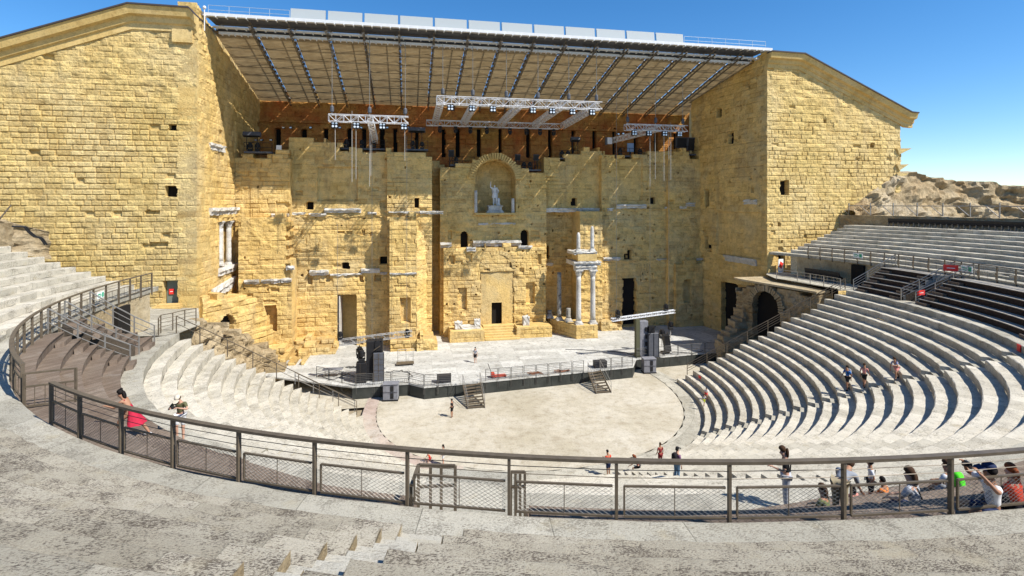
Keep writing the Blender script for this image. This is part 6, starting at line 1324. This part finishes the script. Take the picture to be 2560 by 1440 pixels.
def person(label, loc, rz, pose_='stand', top='white', bot='black', hair='hair_black', skin='skin_light', sc=1.0, shorts=True, sleeve=True, dress=None, hat=None, pack=None, group=None, hold=None, longhair=False, eyes=False, female=False, shoes='black', beltbag=None):
    P_ = POSES[pose_]; t = empty('person', label, 'person', loc, rz, group); t.scale = (sc, sc, sc); lean = P_['lean']; zp = P_['pel']
    fw = Vector((0, math.sin(lean), math.cos(lean))); bk = Vector((0, math.cos(lean), -math.sin(lean)))
    pel = Vector((0, 0, zp)); ch = pel+fw*.34+bk*.0; nk = pel+fw*.50; hd = lean*.55+P_['head']; hf = Vector((0, math.sin(hd), math.cos(hd))); hb_ = Vector((0, math.cos(hd), -math.sin(hd)))
    jaw = nk+hf*.09+hb_*.015; cr = nk+hf*.19; w_ = .155 if female else .175
    V_ = dict(pel=(*pel, .125, .10), waist=(*(pel+fw*.15), .10 if female else .115, .085), chest=(*ch, .12, .10), neck=(*nk, .052, .052), jaw=(*jaw, .058, .064), cran=(*cr, .070, .080))
    E_ = [('pel', 'waist'), ('waist', 'chest'), ('chest', 'neck'), ('neck', 'jaw'), ('jaw', 'cran')]
    J = {}
    for s_, nm, lg, ar in ((-1, 'l', P_['legs'][0], P_['arms'][0]), (1, 'r', P_['legs'][1], P_['arms'][1])):
        m_ = lambda v: Vector((v[0]*s_, v[1], v[2]))
        hip = pel+Vector((s_*.085, 0, -.04)); kn = hip+m_(lg[0]); an = kn+m_(lg[1]); toe = an+Vector((s_*.02, .13, -.03))
        sh = ch+fw*.09+Vector((s_*w_, 0, 0)); el = sh+m_(ar[0]); wr = el+m_(ar[1]); hd_ = (wr-el).normalized(); pm = wr+hd_*.06
        J[nm] = dict(hip=hip, kn=kn, an=an, toe=toe, sh=sh, el=el, wr=wr, pm=pm)
        V_.update({nm+'hip': (*hip, .085, .085), nm+'kn': (*kn, .055, .055), nm+'calf': (*(kn.lerp(an, .35)+Vector((0, -.012, 0))), .05, .05), nm+'an': (*an, .036, .036), nm+'toe': (*toe, .035, .025),
                   nm+'sh': (*sh, .052, .052), nm+'el': (*el, .038, .038), nm+'wr': (*wr, .026, .022), nm+'pm': (*pm, .036, .02)})
        E_ += [('pel', nm+'hip'), (nm+'hip', nm+'kn'), (nm+'kn', nm+'calf'), (nm+'calf', nm+'an'), (nm+'an', nm+'toe'), ('chest', nm+'sh'), (nm+'sh', nm+'el'), (nm+'el', nm+'wr'), (nm+'wr', nm+'pm')]
        sd = hd_.cross(Vector((0, 0, 1))); sd = Vector((1, 0, 0)) if sd.length < .3 else sd.normalized(); up_ = sd.cross(hd_)
        for f_, (o1, ln) in enumerate(((-.027, .062), (-.009, .075), (.010, .070), (.028, .052))):
            a = pm+hd_*.028+sd*o1; b_ = a+hd_*ln*.6+sd*o1*.2-up_*.012; e_ = b_+hd_*ln*.4-up_*.03
            V_.update({nm+'f%da' % f_: (*a, .011, .011), nm+'f%db' % f_: (*b_, .009, .009), nm+'f%dc' % f_: (*e_, .008, .008)}); E_ += [(nm+'pm', nm+'f%da' % f_), (nm+'f%da' % f_, nm+'f%db' % f_), (nm+'f%db' % f_, nm+'f%dc' % f_)]
        a = wr+hd_*.035-sd*s_*.030; b_ = a+hd_*.03-sd*s_*.022; V_.update({nm+'ta': (*a, .013, .013), nm+'tb': (*b_, .010, .010)}); E_ += [(nm+'wr', nm+'ta'), (nm+'ta', nm+'tb')]
    nose = jaw+hf*.045+hb_*.088; V_['nose'] = (*nose, .014, .014); E_.append(('jaw', 'nose'))
    skin_obj('body', V_, E_, M[skin], t)
    # clothes follow the same joints
    if dress: top = dress
    sv = dict(w0=(*(pel+fw*.02), .135, .115), w1=(*(pel+fw*.16), .118 if female else .132, .105), c=(*ch, .138, .118), n=(*(ch+fw*.10), .085, .075)); se = [('w0', 'w1'), ('w1', 'c'), ('c', 'n')]
    for nm in 'lr':
        j = J[nm]
        if sleeve: sv.update({nm+'s': (*j['sh'], .068, .068), nm+'m': (*j['sh'].lerp(j['el'], .75), .056, .056)}); se += [('c', nm+'s'), (nm+'s', nm+'m')]
        else: sv.update({nm+'s': (*ch.lerp(j['sh'], .6), .06, .06)}); se += [('c', nm+'s')]
    skin_obj('shirt' if not dress else 'dress_top', sv, se, cm(top), t)
    if dress:
        b_ = MB(); n = 16; rows = []
        dn = Vector((0, 0, -1))*.8-fw*.2; dn.normalize()
        for q_, (s_, r_) in enumerate(((-.05, .13), (.10, .18), (.26, .25), (.40, .31))):
            c_ = pel+dn*s_+Vector((0, -.03*q_, 0)); rows.append([(c_.x+r_*(1+.12*math.sin(5*k*2*math.pi/n)*(q_ > 1))*math.cos(k*2*math.pi/n), c_.y+r_*.8*(1+.12*math.sin(5*k*2*math.pi/n)*(q_ > 1))*math.sin(k*2*math.pi/n), c_.z) for k in range(n)])
        b_.add([p for r_ in rows for p in r_], [(i*n+k, i*n+(k+1) % n, (i+1)*n+(k+1) % n, (i+1)*n+k) for i in range(3) for k in range(n)]); b_.build('skirt', cm(dress), t, smooth=True)
    else:
        tv = dict(p=(*(pel+fw*.03), .135, .115)); te = []
        for nm in 'lr':
            j = J[nm]; tv[nm+'h'] = (*j['hip'], .103, .103)
            te += [('p', nm+'h')]
            if shorts: tv[nm+'k'] = (*j['hip'].lerp(j['kn'], .85), .085, .085); te.append((nm+'h', nm+'k'))
            else: tv[nm+'k'] = (*j['kn'], .075, .075); tv[nm+'a'] = (*j['kn'].lerp(j['an'], .93), .058, .058); te += [(nm+'h', nm+'k'), (nm+'k', nm+'a')]
        skin_obj('shorts' if shorts else 'trousers', tv, te, cm(bot), t)
    for nm in 'lr':
        j = J[nm]; o_ = blob('shoe', j['an'].lerp(j['toe'], .45)+Vector((0, 0, -.02)), (.045, .135, .045), cm(shoes), t)
    # hair, hats
    if hat:
        hm = cm(hat); o_ = blob('cap', cr+hf*.035, (.094, .108, .075), hm, t, squash=lambda c, u: Vector((c.x, c.y, max(c.z, -.02))), rot=(-hd, 0, 0))
        b_ = MB(); n = 10; vs = []
        for k in range(n+1): a_ = math.pi*k/n; vs += [(.095*math.cos(a_), .08+.02*math.sin(a_), 0), (.10*math.cos(a_), .10+.13*math.sin(a_), -.02)]
        vs += [(x, y, z+.012) for x, y, z in vs]; m2 = 2*(n+1)
        fs = [(2*k, 2*k+2, 2*k+3, 2*k+1) for k in range(n)]+[(m2+2*k, m2+2*k+1, m2+2*k+3, m2+2*k+2) for k in range(n)]+[(2*k+1, 2*k+3, m2+2*k+3, m2+2*k+1) for k in range(n)]
        b_.add(vs, fs); o_ = b_.build('cap_brim', hm, t); o_.location = cr+hf*.03; o_.rotation_euler = (-hd, 0, 0)
        blob('hair', cr-hb_*.03-hf*.03, (.09, .09, .08), cm(hair), t)
    else:
        blob('hair', cr-hb_*.022+hf*.018, (.083, .094, .090), cm(hair), t, squash=lambda c, u: Vector((c.x, c.y-(.02 if c.z < -.02 else 0), c.z)))
    if longhair: blob('hair_length', cr-hb_*.085-hf*.13, (.072, .045, .14), cm(hair), t, rot=(-lean*.5, 0, 0))
    if longhair == 'bun': blob('hair_bun', cr-hb_*.09+hf*.07, (.045, .045, .045), cm(hair), t)
    if eyes:
        for s_ in (-1, 1): blob('eye', jaw+hf*.085+hb_*.083+Vector((s_*.032, 0, 0)), (.011, .008, .009), cm('black'), t, seg=6)
    if pack:
        o_ = blob('backpack', ch-bk*.20-fw*.03, (.14, .10, .21), cm(pack), t, squash=lambda c, u: Vector((math.copysign(abs(u.x)**.6, u.x)*.14, math.copysign(abs(u.y)**.7, u.y)*.10, math.copysign(abs(u.z)**.7, u.z)*.21)), rot=(-lean, 0, 0)); o_.rotation_euler = (-lean, 0, 0)
        b_ = MB()
        for s_ in (-1, 1): b_.beam(ch+fw*.13+Vector((s_*.09, 0, 0))-bk*.06, ch+fw*.05+bk*.125+Vector((s_*.09, 0, 0)), .035, .015); b_.beam(ch+fw*.05+bk*.125+Vector((s_*.09, 0, 0)), ch-fw*.15+bk*.10+Vector((s_*.10, 0, 0)), .035, .015)
        b_.build('pack_strap', cm('black'), t)
    if beltbag:
        b_ = MB(); b_.beam(ch+fw*.10-Vector((.1, 0, 0))-bk*.12, pel+fw*.02+Vector((.13, 0, 0))-bk*.11, .03, .015); b_.build('bag_strap', cm('black'), t); blob('shoulder_bag', pel+Vector((.19, -.03, -.02)), (.06, .12, .12), cm(beltbag), t)
    if hold:
        mid_ = (J['l']['pm']+J['r']['pm'])/2+Vector((0, .03, .02)); h_ = MB(); h_.box((0, 0, 0), (.15, .05, .09) if hold == 'camera' else (.08, .012, .15))
        if hold == 'camera': h_.tube((0, .02, 0), (0, .09, 0), .032, 8)
        o_ = h_.build(hold, M['black'], None, bevel=.006); o_.name = hold
        o_.location = t.matrix_world @ mid_ if False else (Matrix.Translation(Vector(loc)) @ Matrix.Rotation(rz, 4, 'Z') @ Matrix.Scale(sc, 4)) @ mid_; o_.rotation_euler = (0, 0, rz); o_.scale = (sc, sc, sc)
        tag(o_, {'m': 'small dark camera held by the bending man in the olive shirt', 's': 'small dark camera raised by the sitting man in the blue cap' if hold == 'camera' else 'dark phone in the hands of the standing woman in black'}[label[0]], hold)
    return t
D = R_
def ring_pos(X, Y):
    R = 32.0
    for _ in range(6):
        th = math.atan2(Y-YC-H6*(R-30), X-XC-H7*(R-30))
        q = 1+HQ[0]*math.cos(2*th)+HQ[1]*math.sin(2*th)+HQ[2]*math.cos(3*th)+HQ[3]*math.sin(3*th)+HQ[4]*math.cos(4*th)+HQ[5]*math.sin(4*th)
        R = math.hypot(X-XC-H7*(R-30), Y-YC-H6*(R-30))*q
    return R, math.degrees(th)
def treads(a):
    T = [(0.03, 16.4, R20-20*TW)]+[(kz(k), R20-(20-k)*TW, R20-(19-k)*TW) for k in range(20)]+[(Z20, R20, rwb(a))]
    return T+[(Z20+.45*k, rwb(a)+(k-1)*tw2(a)-.06, rwb(a)+k*tw2(a)-.06) for k in range(1, 6)]
def on_seats(x, y, pad=.12):
    """the tread of the seating that shows at a photo pixel: the point lies on it, a foot's width inside its edges"""
    best = None
    for _i in range(27):
        z = treads(-90)[_i][0]; p = PZ(x, y, z); R, a = ring_pos(p.x, p.y); z, r0, r1 = treads(a)[_i]; e = max(r0+pad-R, R-(r1-pad), 0)
        if best is None or e < best[0]-1e-6: best = (e, R, a, z, r0, r1)
    e, R, a, z, r0, r1 = best; R = min(max(R, r0+pad), r1-pad) if r1-r0 > 2*pad else (r0+r1)/2
    return RP(R, a, z)
# on stage and orchestra (rz = 0 faces the stage wall, 180 faces the camera)
person('person in a light shirt with dark vest and shorts standing alone on the stage', PZ(1188, 907, SZ), D(170), 'stand', 'ltgrey', 'black', sc=.98, pack='black')
person('person in black standing alone on the orchestra floor', PZ(1130, 1043, 0), D(60), 'stand_relaxed', 'black', 'black', sc=.93, skin='skin_tan')
person('girl in a pale top standing on the pink paving at the orchestra rim', on_seats(1113, 1154), D(80), 'stand_relaxed', 'cream', 'white', sc=.84, female=True, longhair=True)
person('small child in bright red sitting on the pink paving beside a standing girl', on_seats(1083, 1144), D(110), 'kneel', 'scarlet', 'red', sc=.62)
person('man in a red shirt and dark shorts standing on the orchestra rim', on_seats(1521, 1191), D(20), 'phone', 'scarlet', 'navy', sc=1.03, skin='skin_tan')
person('red-haired woman in a maroon top crouching on the orchestra rim', on_seats(1596, 1182), D(60), 'kneel', 'maroon', 'black', hair='hair_red', sc=1.0, female=True, longhair=True)
person('person in a dark red shirt standing at the inner edge of the orchestra rim', on_seats(1651, 1165), D(10), 'stand_relaxed', 'maroon', 'maroon', sc=.93, skin='skin_tan', hair='hair_brown')
person('person in a dark hat, purple shirt and jeans with a black backpack', on_seats(1692, 1202), D(-70), 'stand_relaxed', 'purple', 'jeans', shorts=False, hat='black', pack='black', sc=1.0)
person('small child in white shirt and yellow shorts by the lowest right bench', on_seats(1757, 1014), D(-60), 'walk', 'white', 'yellow', sc=.62, skin='skin_tan')
person('child in pale top and red skirt on the second lowest right bench', on_seats(1773, 1000), D(150), 'lunge', 'white', 'red', sc=.76, skin='skin_tan')
person('man in a blue shirt with a grey pack on the right stair', on_seats(2130, 977), D(100), 'walk', 'blue', 'black', pack='grey', sc=1.02, skin='skin_tan')
person('man in a salmon pink shirt and black shorts on the right stair', on_seats(2172, 970), D(-60), 'walk', 'pink', 'black', sc=.97, skin='skin_tan', hair='hair_brown')
person('woman in a blue-grey blouse and coral skirt climbing down the right stair', on_seats(2242, 949), D(110), 'lunge', 'bluegrey', 'pink', dress=None, sc=1.0, female=True, longhair=True, hair='hair_brown', skin='skin_tan')
# left front
person('woman in a red dress with a black bun leaning forward on timber steps', on_seats(330, 1094), D(88), 'lunge', dress='crimson', skin='skin_tan', sc=.93, female=True, sleeve=False, longhair='bun', shoes='white', eyes=True)
person('man in an olive shirt, pale cap and white shorts bending over his camera', on_seats(452, 1101), D(172), 'look_camera', 'olive', 'white', hat='cream', sc=.99, hold='camera', shoes='white', eyes=True, hair='hair_brown')
# behind the foreground railing on the right
person('standing woman in black top and grey trousers looking at her phone', on_seats(1966, 1272), D(60), 'phone', 'black', 'ltgrey', shorts=False, sc=.99, female=True, longhair=True, hold='phone', beltbag='black', hair='hair_brown')
G5 = 'family behind the foreground railing'
person('child in an olive top sitting at the left end of the family', on_seats(2068, 1300), D(30), 'sit', 'green', 'black', sc=.86, hair='hair_brown', skin='skin_tan', longhair=True)
person('adult in a grey shirt bending far forward behind the railing', on_seats(2098, 1296), D(-62), 'bend', 'grey', 'khaki', sc=1.0, shorts=False, skin='skin_tan', hair='hair_brown')
person('small girl in a pink and white dress sitting under the bending adult', on_seats(2138, 1272), D(0), 'sit', 'white', 'pink', sc=.66, female=True, longhair=True, dress='pink', skin='skin_tan')
person('boy in a crimson cap, white shirt and black shorts standing among the family', on_seats(2178, 1264), D(60), 'stand_relaxed', 'white', 'black', hat='crimson', sc=.70, skin='skin_tan', beltbag='black')
person('child with black hair and an orange top sitting with the family', on_seats(2216, 1262), D(20), 'sit', 'orange', 'navy', sc=.78, skin='skin_tan')
person('dark-haired woman in a light grey T-shirt sitting with her back to the railing', on_seats(2292, 1288), D(25), 'sit', 'ltgrey', 'navy', sc=1.08, female=True, longhair=True, shorts=False, beltbag='black', hair='hair_brown')
person('person with a lime green backpack sitting lower down on the timber benches', on_seats(2380, 1240), D(20), 'sit', 'white', 'grey', pack='lime', sc=1.0, skin='skin_tan', hair='hair_brown')
person('sitting man in white shirt and dark blue cap raising a camera', on_seats(2494, 1292), D(70), 'sit_camera', 'white', 'navy', hat='navy', sc=1.12, skin='skin_tan', hold='camera', beltbag='black')
person('red-haired person in a red top at the extreme right edge of the railing', on_seats(2556, 1286), D(10), 'sit', 'scarlet', 'black', sc=1.02, hair='hair_red', female=True, longhair=True)
# stagehand-like small lights on stage edges are things of their own; statue in the niche
pl = D1; u0, u1, z0, z1 = pl.hole(1214, 1262, 513, 532, 0)[:4]; sx = (pl.p0+pl.t*((u0+u1)/2)).x; sy = 69.4
ped = empty('statue_pedestal', 'stepped white marble pedestal in the arched niche', 'pedestal', (sx, sy, z0))
for i, (w_, a_, c_) in enumerate(((2.3, 0, .16), (2.05, .16, .32), (1.75, .32, .82), (2.0, .82, .96))): b = MB(); b.box((0, 0, (a_+c_)/2), (w_, w_*.6, c_-a_)); set_tone(b.build('moulding' if i != 2 else 'block', M['marble'], ped, bevel=.03), i)
hgt = (D1.uz(1236, 458)[1]-D1.uz(1236, 514)[1]); k_ = hgt/2.05*1.1
st_ = empty('marble_statue', 'white marble statue of a Roman in cuirass and cloak with raised right arm', 'statue', (sx, sy, z0+.96), math.pi); st_.scale = (k_, k_, k_)
V_ = dict(pel=(0, 0, .95, .15, .12), waist=(0, 0, 1.12, .14, .11), chest=(0, 0, 1.34, .18, .13), neck=(0, 0, 1.52, .06, .06), jaw=(.01, .03, 1.61, .07, .08), cran=(.01, .02, 1.71, .09, .10),
          rsh=(.21, 0, 1.45, .07, .07), rel=(.36, .08, 1.50, .05, .05), rwr=(.36, .12, 1.80, .04, .04), rpm=(.35, .14, 1.90, .045, .03), rf=(.34, .16, 2.0, .03, .02), lsh=(-.21, 0, 1.45, .07, .07), lel=(-.34, 0, 1.18, .05, .05), lwr=(-.26, .18, 1.05, .04, .04), lpm=(-.25, .24, 1.04, .04, .03),
          rh=(.09, 0, .9, .10, .10), rk=(.10, .04, .50, .07, .07), ra=(.10, 0, .08, .05, .05), rt=(.12, .16, .04, .05, .035), lh=(-.09, 0, .9, .10, .10), lk=(-.14, .12, .52, .07, .07), la=(-.16, -.06, .10, .05, .05), lt=(-.18, .08, .04, .05, .035))
E_ = [('pel', 'waist'), ('waist', 'chest'), ('chest', 'neck'), ('neck', 'jaw'), ('jaw', 'cran'), ('chest', 'rsh'), ('rsh', 'rel'), ('rel', 'rwr'), ('rwr', 'rpm'), ('rpm', 'rf'), ('chest', 'lsh'), ('lsh', 'lel'), ('lel', 'lwr'), ('lwr', 'lpm'), ('pel', 'rh'), ('rh', 'rk'), ('rk', 'ra'), ('ra', 'rt'), ('pel', 'lh'), ('lh', 'lk'), ('lk', 'la'), ('la', 'lt')]
M['statue'] = mat('statue_marble', (.72, .71, .68), .6, 0, .25, 3)
skin_obj('figure', V_, E_, M['statue'], st_)
b = MB(); n = 18; rows = []
for q_, (z, r) in enumerate(((1.08, .17), (.95, .20), (.80, .235), (.64, .25))): rows.append([(r*(1+.06*math.sin(9*k*2*math.pi/n)*q_*.5)*math.cos(k*2*math.pi/n), r*.75*(1+.06*math.sin(9*k*2*math.pi/n)*q_*.5)*math.sin(k*2*math.pi/n), z) for k in range(n)])
b.add([p for r in rows for p in r], [(i*n+k, i*n+(k+1) % n, (i+1)*n+(k+1) % n, (i+1)*n+k) for i in range(3) for k in range(n)]); b.build('tunic_skirt', M['statue'], st_, smooth=True)
b = MB(); nx = 8; vs = []
for i in range(9):
    z = 1.52-i*.17
    for k in range(nx+1): x = -.26+.50*k/nx*(1-.02*i); vs.append((x-.03*i*.3, -.14-.05*math.sin(k*1.9+i*.2)-.012*i, z))
vs += [(x, y+.04, z) for x, y, z in vs]; m2 = 9*(nx+1)
b.add(vs, [(i*(nx+1)+k, i*(nx+1)+k+1, (i+1)*(nx+1)+k+1, (i+1)*(nx+1)+k) for i in range(8) for k in range(nx)]+[(m2+i*(nx+1)+k, m2+(i+1)*(nx+1)+k, m2+(i+1)*(nx+1)+k+1, m2+i*(nx+1)+k+1) for i in range(8) for k in range(nx)]); b.build('cloak', M['statue'], st_, smooth=True)
b = MB(); b.lathe((-.34, -.02, 0), [(.16, 0), (.15, .1), (.10, .25), (.12, .5), (.07, .62)], 10, .2, 3); b.build('support', M['statue'], st_, smooth=True)
